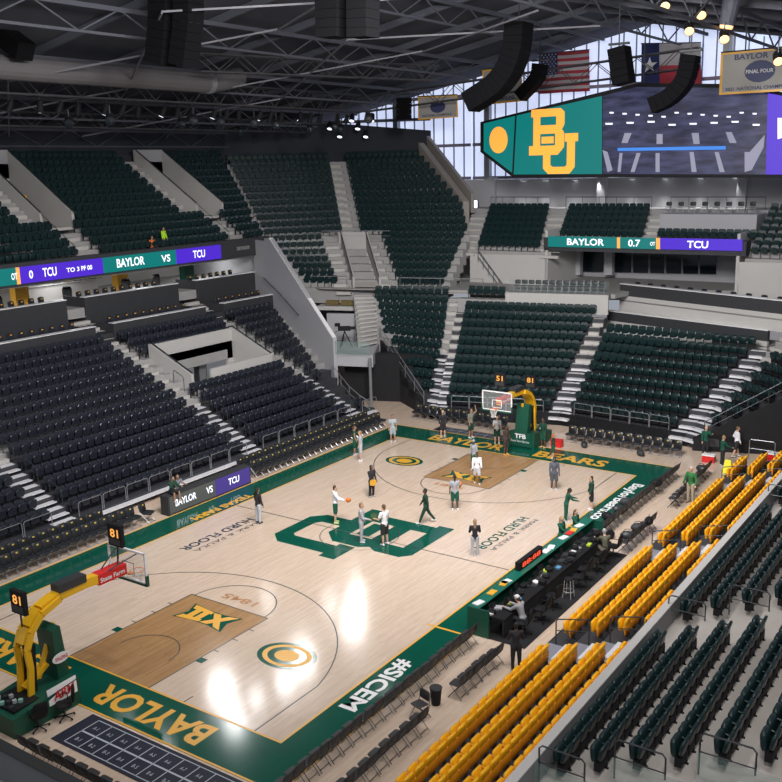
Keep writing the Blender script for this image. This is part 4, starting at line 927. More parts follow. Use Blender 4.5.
for k, px in enumerate((232, 240, 250, 262, 268, 280, 300, 330, 340, 352, 358, 366, 372)):
    p = at(px, 118+8*(k % 3), 'y', 52+k % 3)
    fixture(p, p+V(1, -3, -6), 'white finned stage light against the dark corner band, %s from the left' % ordn(k+1), rad=.26, lit=mat('lens_lit', (.8, .8, .9)))
for k, (px, py) in enumerate(((665, 3), (701, 12), (689, 28), (724, 36), (778, 58))):
    p = at(px, py, 'y', 31); m = mat('lens_warm', (1, .7, .4), .3, emit=(1, .55, .22), estr=2.6 if k == 1 else 1.0)
    t = fixture(p, p+V(.6, -1.4, -1.2), 'round warm-lensed stage light at the upper right, %s from the left' % ordn(k+1), rad=.26, lit=m)
t = thing('stage_light', at(734, 5, 'y', 31.5), 'dark cylinder lamp column hanging above the right banner', 'lamp'); MB().tube([(0, 0, 1), (-.3, 0, -.9)], [.5, .35], 12).build('lamp_housing', M_steel, t); MB().tube([(-.3, 0, -.9), (-.33, 0, -1.05)], [.33, .3], 12).build('lens', mat('lens_warm', (1, .7, .4)), t)
# roof skylights, two pale panes at upper right
for k, (a, b) in enumerate((((735, 36), (752, 30)), ((757, 32), (771, 38)))):
    p = at((a[0]+b[0])/2, (a[1]+b[1])/2, 'z', 25.0)
    if p.y > 20: MB().box((p.x, p.y, min(rz(p.x)-.1, 25.0)), (.9, 2.6, .06)).build('skylight', M_sky, label='small pale skylight in the dark roof, %s one' % ('left', 'right')[k], cat='skylight')
# line arrays
def line_array(pts, w, dpt, label, y):
    """stack of cabinets hung in a smooth curve through pixel points on the plane y"""
    ws = [at(px, py, 'y', y) for px, py in pts]; t = thing('hanging_loudspeaker', ws[0], label, 'loudspeaker')
    P = [ws[0]*2-ws[1]]+ws+[ws[-1]*2-ws[-2]]; cv = []
    for i in range(1, len(P)-2):
        for q in range(12):
            u = q/12; cv.append(.5*((2*P[i])+(P[i+1]-P[i-1])*u+(2*P[i-1]-5*P[i]+4*P[i+1]-P[i+2])*u*u+(3*P[i]-P[i-1]-3*P[i+1]+P[i+2])*u**3))
    cv.append(ws[-1]); tot = sum((cv[i+1]-cv[i]).length for i in range(len(cv)-1)); n = max(4, int(tot/.36))
    def pt(s):
        for i in range(len(cv)-1):
            L = (cv[i+1]-cv[i]).length
            if s <= L or i == len(cv)-2: return lerp(cv[i], cv[i+1], min(1, s/L))
            s -= L
    for k in range(n):
        a, b = pt(tot*k/n), pt(tot*(k+.96)/n); d = (b-a).normalized(); x = V(0, 1, 0).cross(-d).normalized()
        wd = w/2; p = [a-x*wd, a+x*wd, b+x*wd, b-x*wd]
        da, db = (pt(max(0, tot*k/n-.1))-pt(tot*k/n+.1)).normalized(), (pt(tot*(k+.96)/n-.1)-pt(min(tot, tot*(k+.96)/n+.1))).normalized()
        xa_, xb_ = V(0, 1, 0).cross(da), V(0, 1, 0).cross(db)
        buildw(MB().poly([a-xa_*wd-V(0, dpt/2, 0), a+xa_*wd-V(0, dpt/2, 0), b+xb_*wd-V(0, dpt/2, 0), b-xb_*wd-V(0, dpt/2, 0)], (0, dpt, 0)), 'speaker_cabinet', M_spk, t)
    return t
line_array([(519, 22), (515, 55), (500, 82), (470, 103)], 1.15, 1.3, 'large curved black loudspeaker array left of the flags', 32)
line_array([(540, 64), (537, 78), (520, 97)], .8, .9, 'smaller curved black loudspeaker array beside the striped flag', 44)
line_array([(619, 48), (624, 84)], 1.0, 1.1, 'straight black loudspeaker array between the two flags', 36)
line_array([(691, 55), (685, 80), (670, 97), (652, 106)], .85, 1.0, 'curved black loudspeaker array before the star flag', 36)
line_array([(164, -14), (164, 22), (160, 64)], 1.15, 1.0, 'left column of the paired tall loudspeakers at upper left', 15)
line_array([(188, -14), (188, 22), (183, 66)], 1.0, 1.0, 'right column of the paired tall loudspeakers at upper left', 15)
line_array([(333, -18), (333, 38)], 1.15, 1.0, 'broad black loudspeaker hung at top centre, left half', 16)
line_array([(363, -18), (363, 38)], 1.0, 1.0, 'broad black loudspeaker hung at top centre, right half', 16)
line_array([(404, 98), (404, 120)], .9, .8, 'small black box loudspeaker hung before the daylight wall', 46)
line_array([(-8, 25), (10, 40), (26, 52)], .9, 1.0, 'dark curved loudspeaker array at the top left edge', 13)
for k, (px, py, y) in enumerate(((519, 20, 32), (540, 62, 44), (619, 46, 36), (691, 53, 36), (404, 96, 46))):
    p = at(px, py, 'y', y); q = V(p.x, p.y, rz(p.x)-.6); MB().tube([p, q], .04, 5).box(p+V(0, 0, .12), (1.2, .2, .12)).build('rigging_cable', M_metald, label='dark rigging cable and bar over the %s hanging loudspeaker' % ordn(k+1), cat='rigging')
# ================================================================== VIDEO BOARD
BY = 46.6
def bp(px, py): return at(px, py, 'y', BY)
vb = thing('video_board', bp(640, 130), 'huge angular video board hanging before the far daylight wall', 'video board')
ce = [(480, 122), (637, 83), (745, 84), (860, 110), (860, 152), (845, 178), (512, 177), (480, 152)]
buildw(MB().poly([bp(*p)+V(0, .05, 0) for p in ce], (0, 1.2, 0)), 'casing', M_black, vb)
def scr(pts, m, name='screen', dy=-.05, **k): o = buildw(MB().poly([bp(*p)+V(0, dy, 0) for p in pts], (0, .06, 0)), name, m, vb, **k); return o
scr([(484, 123.5), (515, 116), (512, 172.5), (484, 151)], M_teal_e, label='teal side screen with a round emblem')
s2 = scr([(517, 115.5), (602, 96), (602, 174), (514, 174.5)], M_teal_e, label='teal screen with interlocking letters')
nt_m = bpy.data.materials.new('arena_picture'); nt_m.use_nodes = True; nt = nt_m.node_tree; b = nt.nodes['Principled BSDF']; b.inputs['Base Color'].default_value = (.01, .01, .02, 1)
tc = nt.nodes.new('ShaderNodeTexCoord'); n1 = nt.nodes.new('ShaderNodeTexNoise'); n1.inputs['Scale'].default_value = 1.3; n1.inputs['Detail'].default_value = 6; mp = nt.nodes.new('ShaderNodeMapping'); mp.inputs['Scale'].default_value = (.6, 1, 2.5)
cr = nt.nodes.new('ShaderNodeValToRGB'); cr.color_ramp.elements[0].position = .35; cr.color_ramp.elements[0].color = (.006, .008, .028, 1); cr.color_ramp.elements[1].position = .75; cr.color_ramp.elements[1].color = (.05, .055, .13, 1)
nt.links.new(tc.outputs['Object'], mp.inputs[0]); nt.links.new(mp.outputs[0], n1.inputs['Vector']); nt.links.new(n1.outputs['Fac'], cr.inputs[0]); nt.links.new(cr.outputs[0], b.inputs['Emission Color']); b.inputs['Emission Strength'].default_value = 1
ms = scr([(603, 96), (637, 87), (745, 88), (768, 94), (766, 174.5), (603, 174)], nt_m, label='main screen showing a dark arena picture')
scr([(768, 93), (860, 112), (855, 150), (842, 174.5), (766, 174.5)], M_pur_e, label='purple right screen')
M_pw = mat('picture_white', (.1, .1, .1), emit=(.22, .22, .32), estr=1); M_pb = mat('picture_blue', (0, 0, .1), emit=(.05, .25, .75), estr=1)
def pic(polys, m, name): 
    mb = MB()
    for pl in polys: mb.poly([bp(*p)+V(0, -.09, 0) for p in pl], (0, .02, 0))
    return attach(mb.build(name, m), ms)
pic([[(618, 148), (726, 146), (726, 149.5), (618, 151)]], M_pb, 'picture_ribbon')
pic([[(625, 133), (632, 133), (628, 143), (622, 143)], [(657, 134), (663, 134), (663, 144), (657, 144)], [(692, 133), (699, 133), (700, 144), (694, 144)], [(726, 132), (732, 132), (737, 143), (730, 143)], [(603, 150), (608, 152), (613, 170), (608, 172)], [(620, 153), (623, 153), (621, 172), (618, 172)], [(637, 153), (641, 153), (635, 172), (631, 172)], [(656, 153), (660, 153), (660, 172), (656, 172)], [(690, 152), (694, 152), (697, 172), (692, 172)], [(715, 152), (719, 152), (725, 172), (720, 172)], [(745, 152), (750, 152), (765, 135), (764, 147), (752, 170), (745, 172)]], M_pw, 'picture_stairs')
for x in range(610, 760, 13): q = 112+(x*7 % 5); pic([[(x, q), (x+4, q), (x+4, q+1.5), (x, q+1.5)]], M_whi_e, 'picture_light')
for x in range(606, 755, 21): q = 121+(x*3 % 4); pic([[(x, q), (x+7, q), (x+7, q+1.6), (x, q+1.6)]], M_whi_e, 'picture_light')
o_, w_, h_ = bp(529.5, 174.3), (bp(578, 150)-bp(529.5, 150)).length, bp(529, 110).z-bp(529, 174.3).z
bb_ = bu(o_+V(0, -.06, 0), (1, 0, 0), (0, 0, 1), w_, h_, .04, mat('led_gold', (.3, .2, 0), emit=(1, .36, .06), estr=1.05), vb, 'screen_letters'); attach(bb_, s2)
c_ = bp(499, 140); attach(MB().poly([c_+V(.75*math.cos(a), -.1, .95*math.sin(a)) for a in [2*PI*k/24 for k in range(24)]], (0, .03, 0)).build('round_emblem', MATS['led_gold']), s2)
attach(MB().poly([bp(778, 118), bp(790, 118), bp(790, 136), bp(778, 139)], (0, -.1, 0)).build('white_glyph', M_whi_e), vb)
for px in (520, 640, 740):
    p = bp(px, 100); attach(MB().tube([(p.x, BY+.6, p.z), (p.x, BY+.6, rz(p.x)-.5)], .05, 5).build('hanging_cable', M_metald), vb)
# ================================================================== FLAGS AND BANNERS
def cloth(name, pts, y, cols, cell, nx, ny, label, cat='flag', extra=None, amp=.12):
    a, b, c, d = [at(px, py, 'y', y) for px, py in pts]   # bl, br, tr, tl
    mb = MB()
    for side in (0, 1):
        vs = []
        for j in range(ny+1):
            for i in range(nx+1):
                p = lerp(lerp(a, b, i/nx), lerp(d, c, i/nx), j/ny); vs.append(p+V(0, side*.03+amp*math.sin(i/nx*9+j/ny*1.2), 0))
        o = len(mb.v); mb.v += [tuple(v) for v in vs]
        for j in range(ny):
            for i in range(nx):
                q = [o+j*(nx+1)+i, o+j*(nx+1)+i+1, o+(j+1)*(nx+1)+i+1, o+(j+1)*(nx+1)+i]
                mb.f.append(tuple(q if not side else q[::-1])); mb.mi.append(cell(i, j))
    t = thing(name, lerp(d, c, .5), label, cat)
    me = bpy.data.meshes.new('cloth'); me.from_pydata(mb.v, [], mb.f)
    for m in cols: me.materials.append(m)
    me.polygons.foreach_set('material_index', mb.mi); me.shade_smooth(); o = bpy.data.objects.new('cloth', me); COL.objects.link(o); attach(o, t)
    buildw(MB().tube([d+V(0, .02, .03), c+V(0, .02, .03)], .05, 6), 'hanging_rod', M_metald, t); return t, a, b, c, d
mR, mW, mB_ = mat('flag_red', (.42, .04, .06), .8), mat('flag_white', (.50, .48, .50), .8), mat('flag_blue', (.02, .03, .12), .8)
t, a, b, c, d = cloth('striped_flag', ((538, 94), (589.5, 91), (589.5, 50), (538, 54.5)), 56.5, [mR, mW, mB_], lambda i, j: 2 if (i < 8 and j >= 6) else (0 if j % 2 == 0 else 1), 20, 13, 'large red and white striped flag with blue star corner on far wall')
mb = MB()
def star(mb, c, r, y=-.2):
    pts = [c+V(rr*math.sin(PI*k/5), y, rr*math.cos(PI*k/5)) for k in range(10) for rr in [r if k % 2 == 0 else r*.4]]
    mb.poly(pts, (0, .02, 0))
w_ = (b-a); h_ = (d-a)
for r_ in range(9):
    for q in range(6 if r_ % 2 == 0 else 5):
        star(mb, a+w_*(.4*((q+.5 if r_ % 2 == 0 else q+1)/6))+h_*(6/13+7/13*(r_+.6)/9.2), .085)
buildw(mb, 'star_field', mW, t)
t, a, b, c, d = cloth('star_flag', ((641, 88), (701, 86), (701, 43), (641, 44)), 56.5, [mR, mW, mB_], lambda i, j: 2 if i < 7 else (0 if j < 6 else 1), 22, 12, 'blue, white and red flag with single white star on far wall')
mb = MB(); star(mb, a+(b-a)*.16+(d-a)*.5, .62); buildw(mb, 'white_star', mat('flag_star', (.75, .75, .75)), t)
def banner(pts, y, label, lines, w=1):
    cols = [mat('banner_cream', (.34, .33, .31), .8), M_gold]
    t, a, b, c, d = cloth('championship_banner', pts, y, cols, lambda i, j: 1 if i in (0, 29) or j in (0, 19) else 0, 30, 20, label, 'banner', amp=.0)
    ex, ez = (b-a), (d-a)
    cc = a+ex*.5+ez*.5; buildw(MB().poly([cc+V(rx*math.cos(q)*ex.length*.19, -.03, math.sin(q)*ez.length*.26*rx) for q in [2*PI*k/16 for k in range(16)] for rx in [1]], (0, .02, 0)), 'navy_emblem', mat('banner_navy', (.04, .05, .12), .8), t)
    for s, u0, v0, u1, v1, m in lines:
        o = a+ex*u0+ez*v0; text(s, o+V(0, -.05, 0), ex, (0, 0, 1), ex.length*(u1-u0), ez.length*(v1-v0), m, t, 'banner_lettering', .004)
    return t
mN = mat('banner_navy', (.04, .05, .12)); mLt = mat('banner_white', (.6, .6, .6), .8); mO = mat('banner_orange', (.5, .12, .03), .8)
banner(((719, 95), (800, 90), (800, 46), (721, 53)), 45.5, 'large cream banner with dark emblem at the upper right', [('BAYLOR', .18, .80, .40+.2, .93, mN), ('2021 NATIONAL CHAMPIONS', .08, .08, .92, .16, mN), ('FINAL FOUR', .33, .46, .67, .55, mLt)])
banner(((418, 120), (458, 117), (457, 95), (418, 97)), 50.0, 'cream gold-edged banner hanging left of the loudspeaker arrays', [('NATIONAL CHAMPIONS', .12, .10, .85, .2, mN)])
banner(((485, 105), (523, 101), (521, 66), (482, 70)), 52.0, 'cream gold-edged banner half hidden behind the curved loudspeaker', [('CHAMPIONS', .2, .08, .8, .2, mN)])
# ================================================================== RIGHT STAND
# retractable yellow rows
yrows = [(12.35, .10), (13.35, .40), (14.3, .70), (15.2, 1.0)]
ysegs = [(-4, 7.9, 'nearest yellow block'), (9.55, 17.7, 'second yellow block'), (19.0, 27.9, 'third yellow block'), (29.2, 32.2, 'farthest yellow block')]
for i, (x, z) in enumerate(yrows):
    o = MB().bb(x-.62, x+.36, -5, 33, max(0, z-.25), z).build('retractable_deck', M_deck, kind='structure')  # deck coloured dark to stand for the shadow under the seat rows
    MB().bb(x-.64, x-.60, -5, 33, 0, z).build('riser', M_black, o)
    for y0, y1, nm in ysegs:
        n = int((y1-y0)/.53); st = (y1-y0)/n
        for k in range(n):
            if i == 3 and nm.startswith('second') and 4 < k < 8: continue
            SEATS['y'].append((place((x+.12, y0+st*(k+.5), z), (-1, 0)), 'bright yellow seat, %s from near end, row %s of the %s' % (ordn(k+1), 'one two three four'.split()[i], nm), 'yellow retractable seats'))
for y0, nm in ((8.0, 'first'), (17.85, 'second'), (28.0, 'third')):
    for i, (x, z) in enumerate(yrows):
        MB().bb(x-.6, x+.34, y0+.05, y0+1.35, z, z+.012).build('aisle_tread', mat('deck_blue', (.24, .25, .30), .6, noise=.15, scale=2), kind='structure')
    for i, (x, z) in enumerate(yrows[1:]):
        MB().bb(x-.95, x-.62, y0+.1, y0+1.3, z-.3, z-.14).build('aisle_block', M_step, label='white step block in the %s yellow aisle, %s from the floor' % (nm, ordn(i+1)), cat='step', kind='structure')
for y, nm in ((9.5, 'first'), (19.0, 'second'), (29.2, 'third')):
    for i in (0, 2):
        x, z = yrows[i]; loop_rail('aisle_handrail', (x-.35, y-.12, z), (x+.85, y-.12, z+.28), 0, .95, 'grey loop handrail at the %s yellow aisle, %s' % (nm, 'court side' if i == 0 else 'wall side'), m=M_metald)
# grey parapet wall
t = MB().bb(15.74, 15.95, -8, 36, 0, 2.56).build('wall_right_parapet', mat('parapet_grey', (.20, .205, .21), .7, noise=.08, scale=.7), kind='structure')
MB().bb(15.71, 15.96, -8, 36, 2.56, 2.60).build('capping', M_wallw, t)
# fixed dark seats above the parapet
RX, RT2, RR = 15.96, .93, .40
mb = MB()
for i in range(10): mb.bb(RX+RT2*i, RX+RT2*(i+1), -1.2, 36, 1.9+RR*i-1.2, 1.9+RR*i)
mb.build('right_seating_deck', mat('tread_warm', (.42, .39, .36), .9, noise=.12, scale=1.2), kind='structure')
for i in range(10):
    for y0, y1, nm in ((.15, 7.45, 'block nearest the camera'), (9.5, 20.3, 'second block along'), (22.0, 31, 'third block along')):
        n = int((y1-y0)/.52); st = (y1-y0)/n
        for k in range(n):
            p = (RX+RT2*i+.52, y0+st*(k+.5), 1.9+RR*i)
            SEATS['g'].append((place(p, (-1, 0)), 'dark seat, %s from near end, %s row above grey parapet, %s' % (ordn(k+1), ordn(i+1), nm), 'dark seats above the grey parapet'))
for y, nm in ((9.35, 'second block'), (-.15, 'nearest block'), (21.9, 'third block')):
    for i in range(0, 8, 2):
        x, z = RX+RT2*i-.1+ (0.0 if y > 0 else .1), 1.9+RR*i
        loop_rail('aisle_handrail', (x, y, z), (x+1.15, y, z), 0, 1.0, 'dark tube handrail frame at the near end of the %s, %s from the parapet' % (nm, ordn(i//2+1)), m=M_metald, group='aisle handrails above the parapet')
for i in range(0, 8, 2):
    x, z = RX+RT2*i, 1.9+RR*i
    MB().bb(x+.05, x+1.7, -.52, -.50, z-.2, z+.75).build('glass_guard', M_glass, label='tinted glass guard at the bottom photo edge, %s from the parapet' % ordn(i//2+1), cat='railing', group='glass guards at the near end')
MB().poly([(9.8, 37.6, 0), (28, 37.6, 0), (28, 37.6, 7.0), (16.5, 37.6, 4.4), (10.6, 37.6, 1.4)], (0, .3, 0)).build('curtain', M_curt, label='black curtain closing the far end of the yellow seats', cat='curtain')
for k, x in enumerate((12.6, 14.4, 15.6)):
    loop_rail('end_railing', (x-.2, 32.6, .6), (x+1.1, 32.6, .6), 0, 1.1, 'grey loop rail at the far end of the yellow rows, %s from the court' % ordn(k+1), m=M_metal)
# near end: parapet and first seats behind it
t = MB().bb(-9, 16, -5.6, -5.35, 0, 1.05).build('wall_near_parapet', mat('parapet_grey', (.2, .2, .2)), kind='structure')
MB().bb(-9, 16, -5.64, -5.31, 1.05, 1.09).build('capping', M_metald, t)
MB().bb(-9, 16, -9, -5.6, -.3, .05).build('near_seating_deck', M_concd, kind='structure')
for k in range(12):
    SEATS['g'].append((place((2.2+k*.53, -6.9, .05), (0, 1)), 'dark green fold-up seat behind the near grey parapet, %s from the left' % ordn(k+1), 'seats behind the near parapet'))

# ================================================================== COURTSIDE CHAIRS
def pad_meshes():
    back = MB().panel(.50, .46, .09, .08, Matrix.Translation((0, -.26, .46)) @ Matrix.Rotation(.2, 4, 'X'), 2)
    seat = MB().panel(.50, .46, .10, .06, Matrix.Translation((0, -.22, .46)) @ Matrix.Rotation(-PI/2, 4, 'X'), 2)
    f = MB()
    for s in (-1, 1): f.tube([(s*.24, -.3, .5), (s*.24, .2, 0)], .016, 4).tube([(s*.24, .2, .42), (s*.24, -.28, 0)], .016, 4)
    f.tube([(-.24, .2, .02), (.24, .2, .02)], .014, 4)
    d = MB().box((0, -.255, .81), (.10, .02, .065), Matrix.Rotation(.2, 3, 'X'))
    return [('backrest', back.mesh('backrest', mat('pad_black', (.022, .024, .028), .35), True)), ('seat_cushion', seat.mesh('seat_cushion', MATS['pad_black'], True)), ('folding_frame', f.mesh('folding_frame', M_metal)), ('gold_badge', d.mesh('gold_badge', mat('badge_gold', (.55, .42, .10), .5)))]
PAD = pad_meshes()
def pad_chair(loc, f, label, group):
    if not seen((loc[0], loc[1], .5), 10): return
    t = thing('padded_chair', (0, 0, 0), label, 'chair', group=group, M=place(loc, f))
    for n, me in PAD: inst(n, me, t)
for x, rn in ((-9.75, 'front'), (-10.75, 'back')):
    n = 0
    for y0, y1, nm in ((1.0, 10.4 if rn == 'front' else 9.6, 'left of the LED board'), (18.3, 30.6, 'right of the LED board')):
        n = int((y1-y0)/.51)
        for k in range(n): pad_chair((x, y0+k*.51, .02 if rn == 'front' else .0), (1, 0), 'black padded chair, %s from near end, %s row %s' % (ordn(k+1), rn, nm), 'padded chairs along the left sideline')
for k in range(3): pad_chair((-9.75+.05*k, 10.5+.0, 0), (1, .3), 'black padded courtside chair turned beside the near end of the LED board', None) if k == 0 else None
for x0, x1, y, nm in ((-9.0, -1.6, 33.0, 'left of the far basket'), (2.0, 9.0, 32.95, 'right of the far basket'), (-8.6, -2.0, 33.75, 'in the back row left of the far basket')):
    n = int((x1-x0)/.58)
    for k in range(n): pad_chair((x0+k*.58, y if nm[0] != 'i' else 33.2, 0), (0, -1), 'black padded chair with gold badge, far baseline, %s from left, %s' % (ordn(k+1), nm), 'padded chairs behind the far baseline') if nm[0] != 'i' else None
# black folding chairs
def fold_row(p, q, n, f, lb, grp, skip=()):
    p, q = Vector(p), Vector(q)
    for k in range(n):
        if k in skip: continue
        c = lerp(p, q, k/max(1, n-1)); c = c+V(R.uniform(-.03, .03), R.uniform(-.02, .02), 0)
        if seen(c+V(0, 0, .5), 12): fold_chair(c, f, 'black folding chair, %s from near end, %s' % (ordn(k+1), lb), grp)
fold_row((9.35, -1.9, 0), (9.35, 7.95, 0), 20, (-1, 0), 'sideline bench before the scorer table', 'folding chairs of the near bench')
fold_row((9.35, 19.9, 0), (9.45, 29.3, 0), 19, (-1, 0), 'sideline bench beyond the scorer table', 'folding chairs of the far bench')
fold_row((10.75, 4.9, 0), (10.75, 7.2, 0), 6, (-1, 0), 'short second row behind the near bench', 'folding chairs behind the near bench')
fold_row((10.75, -1.6, 0), (10.75, 2.6, 0), 9, (-1, 0), 'rear row at the bottom photo edge', 'folding chairs at the bottom edge')
fold_chair((at(420, 717, 'z', 0).x, at(420, 717, 'z', 0).y, 0), (-.3, -1), 'single black folding chair turned sideways beside the waste bin')
fold_row((10.95, 18.6, 0), (10.9, 21.6, 0), 7, (-1, 0), 'second row behind far bench', 'folding chairs behind the far bench')
fold_row((10.9, 25.0, 0), (10.75, 30.6, 0), 11, (-1, 0), 'second row near the far right corner', 'folding chairs near the far right corner')
fold_row((2.0, -4.45, 0), (7.4, -4.45, 0), 11, (0, 1), 'row behind the near baseline floor mat', 'folding chairs behind the near baseline')
t = thing('waste_bin', (at(436, 704, 'z', 0).x, at(436, 704, 'z', 0).y, 0), 'small black waste bin standing alone behind the near bench', 'bin')
MB().lathe([(.14, 0), (.19, .55), (.2, .57), (.17, .56), (.13, .05)], (0, 0, 0), 12).build('bucket', M_black, t); MB().lathe([(.19, .54), (.21, .56), (.19, .59)], (0, 0, 0), 12).build('rim', M_metald, t)
# bags, boxes and coats on the far benches
for k in range(12):
    x, y = ((9.3, 20.6), (9.35, 21.8), (9.3, 22.9), (9.6, 26.2), (10.9, 18.9), (10.95, 20.0), (11.1, 21.0), (10.8, 29.6), (10.9, 27.5), (9.8, 19.7), (3.2, 32.2), (6.6, 32.2))[k]
    t = thing('sports_bag', (x, y, .47 if k < 9 else 0), '%s bag resting %s, %s' % (('black', 'dark grey', 'black')[k % 3], 'on the far bench chairs' if k < 9 else 'on the floor near the chairs', ('nearest the table end', 'beside the first bag', 'third along', 'beyond the lettering', 'at the second row start', 'mid second row', 'at the second row end', 'in the far corner row', 'at the start of the corner row', 'by the table end', 'left at the far baseline', 'right at the far baseline')[k]), 'bag', R.uniform(0, 3))
    MB().ell((0, 0, .17), (.32, .2, .19), 10, 7).build('bag_body', (M_black, M_metald, M_dark)[k % 3], t, True); MB().tube([(-.2, 0, .3), (-.1, 0, .44), (.1, 0, .44), (.2, 0, .3)], .015, 5).build('strap', M_black, t)

# ================================================================== SCORER TABLE
MB().bb(8.95, 11.15, 8.7, 18.3, .001, .012).build('floor_carpet', mat('carpet_black', (.012, .012, .014), .9), label='long black carpet strip under the scorer tables', cat='carpet')
MB().bb(9.65, 11.15, 9.6, 18.3, .012, .014)
st = thing('scorer_table', (9.2, 8.9, 0), 'long dark green scorer table along the right sideline', 'table')
for k in range(5):
    y0 = 8.75+k*2.05; buildw(MB().bb(8.9, 9.0, y0, y0+2.03, 0, 1.0), 'front_panel', M_bgreen, st); buildw(MB().bb(8.9, 9.35, y0, y0+2.03, 1.0, 1.04), 'green_top', mat('table_green', (.006, .13, .09), .4), st)
buildw(MB().bb(8.9, 9.75, 8.68, 8.75, 0, 1.04), 'end_panel', M_bgreen, st); buildw(MB().bb(8.9, 9.75, 18.98, 19.05, 0, 1.0), 'end_panel', M_bgreen, st)
bt = thing('media_table', (10.0, 9, 0), 'black cloth-covered work table behind the green scorer table', 'table')
buildw(MB().bb(9.5, 10.25, 8.9, 18.6, .70, .76), 'tabletop', M_black, bt); buildw(MB().bb(10.2, 10.24, 8.9, 18.6, .15, .70), 'cloth_skirt', M_curt, bt)
for k in range(6):
    for x in (9.55, 10.15): buildw(MB().tube([(x, 9.0+k*1.9, 0), (x, 9.0+k*1.9, .7)], .02, 5), 'leg', M_metald, bt)
places = ['by the near end', 'next along', 'before the seated man', 'beside the red display', 'after the stool', 'mid table', 'past the middle', 'near the green-clad group', 'by the far end', 'at the far tip']
for k in range(14):
    y = 9.4+k*.66; x = 9.75+.12*((k*5) % 3-1)
    t = thing('laptop', (x, y, .76), 'open dark laptop on the black media table, %s from the near end' % ordn(k+1), 'laptop', PI/2+R.uniform(-.3, .3))
    MB().bb(-.17, .17, -.12, .12, 0, .02).build('keyboard_base', M_metald, t); MB().box((0, .15, .12), (.34, .015, .24), Matrix.Rotation(-.3, 3, 'X')).build('screen', M_black, t)
for k in range(18):
    y = 9.0+k*.55+R.uniform(-.1, .1); x = R.uniform(9.55, 10.15); m = (M_white, M_metall, mat('lime', (.45, .6, .05), .5), mat('sky_bag', (.1, .3, .5), .5), M_black, M_metald)[k % 6]
    nm = ('white paper stack', 'light grey cable box', 'lime green cloth', 'blue plastic pouch', 'black control box', 'grey headset box')[k % 6]
    t = MB().box((x, y, .79), (R.uniform(.12, .3), R.uniform(.12, .28), .06), Matrix.Rotation(R.uniform(0, 3), 3, 'Z')).build('table_clutter', m, label='%s on the black media table, %s item from the near end' % (nm, ordn(k+1)), cat='clutter')
for k, (y, m, nm) in enumerate(((9.1, M_white, 'white paper disc'), (10.1, M_gold, 'gold card'), (11.0, M_gold, 'gold folder'), (11.2, M_white, 'white cup'), (14.6, M_white, 'white papers'), (15.1, M_white, 'white towel'), (16.3, M_white, 'white sheets'), (16.9, M_red, 'red folder'), (17.3, M_gold, 'gold folder'), (17.9, M_white, 'white sign sheet'))):
    MB().box((9.12, y, 1.06), (.26, .42, .03), Matrix.Rotation(.2*(k % 3-1), 3, 'Z')).build('table_item', m, label='%s on the green scorer tabletop, %s from the near end' % (nm, ordn(k+1)), cat='paper')
t = thing('possession_display', (9.02, 12.3, 1.04), 'dark display box with red digits on the green scorer table', 'display')
MB().bb(-.10, .10, 0, 2.0, 0, .34).build('display_case', M_black, t); text('88:88', (9.13, 12.5, 1.12), (0, 1, 0), (0, 0, 1), 1.6, .2, M_redled, t, 'red_digits', .005)
for s in ((9.13, 12.4),): pass
for k in range(15):
    y = 9.15+k*.62; x = 9.62+.16*((k*7) % 4)
    t = thing('equipment_case', (x, y, .76), 'black equipment case on the media table, %s from the near end' % ordn(k+1), 'case', .3*(k % 5)); MB().panel(.30, .12+.04*(k % 3), .22, .03, Matrix(), 1).build('case_body', M_black, t); MB().tube([(-.07, 0, .13+.04*(k % 3)), (-.07, 0, .17+.04*(k % 3)), (.07, 0, .17+.04*(k % 3)), (.07, 0, .13+.04*(k % 3))], .01, 4).build('handle', M_metald, t)
# bar stool, chairs behind tables
def stool(loc, label):
    t = thing('bar_stool', loc, label, 'stool')
    for a in range(4): c, s = math.cos(PI/4+a*PI/2), math.sin(PI/4+a*PI/2); MB().tube([(c*.24, s*.24, 0), (c*.16, s*.16, .74)], .014, 5).build('leg', M_metall, t)
    MB().tube([(.21*math.cos(a*PI/6), .21*math.sin(a*PI/6), .28) for a in range(13)], .011, 5).build('foot_ring', M_metall, t); MB().lathe([(.17, .74), (.18, .77), (.16, .79)], (0, 0, 0), 14).build('seat', M_black, t)
stool((10.75, 13.2, .014), 'metal bar stool with black seat behind the media table')
def office_chair(loc, f, label, group=None):
    t = thing('office_chair', (0, 0, 0), label, 'chair', group=group, M=place(loc, f)); b = MB()
    for a in range(5): b.tube([(0, 0, .09), (.30*math.cos(a*2*PI/5), .30*math.sin(a*2*PI/5), .06)], .02, 5).ell((.3*math.cos(a*2*PI/5), .3*math.sin(a*2*PI/5), .035), (.035, .035, .035), 6, 4)
    b.build('star_base', M_black, t); MB().tube([(0, 0, .08), (0, 0, .44)], .03, 6).build('gas_stem', M_metald, t)
    MB().panel(.48, .46, .07, .1, Matrix.Translation((0, -.23, .47)) @ Matrix.Rotation(-PI/2, 4, 'X'), 3).build('seat', M_black, t, True); MB().panel(.44, .5, .06, .12, Matrix.Translation((0, -.26, .52)) @ Matrix.Rotation(.12, 4, 'X'), 3).build('backrest', M_black, t, True)
    for s in (-1, 1): MB().tube([(s*.24, -.15, .48), (s*.27, -.15, .68), (s*.27, .1, .68)], .018, 5).build('armrest', M_black, t)
office_chair((1.15, -2.6, 0), (-.6, -1), 'black office chair beside the near basket base, right one'); office_chair((.98, -3.4, 0), (-1, .3), 'black office chair beside the near basket base, nearer one')
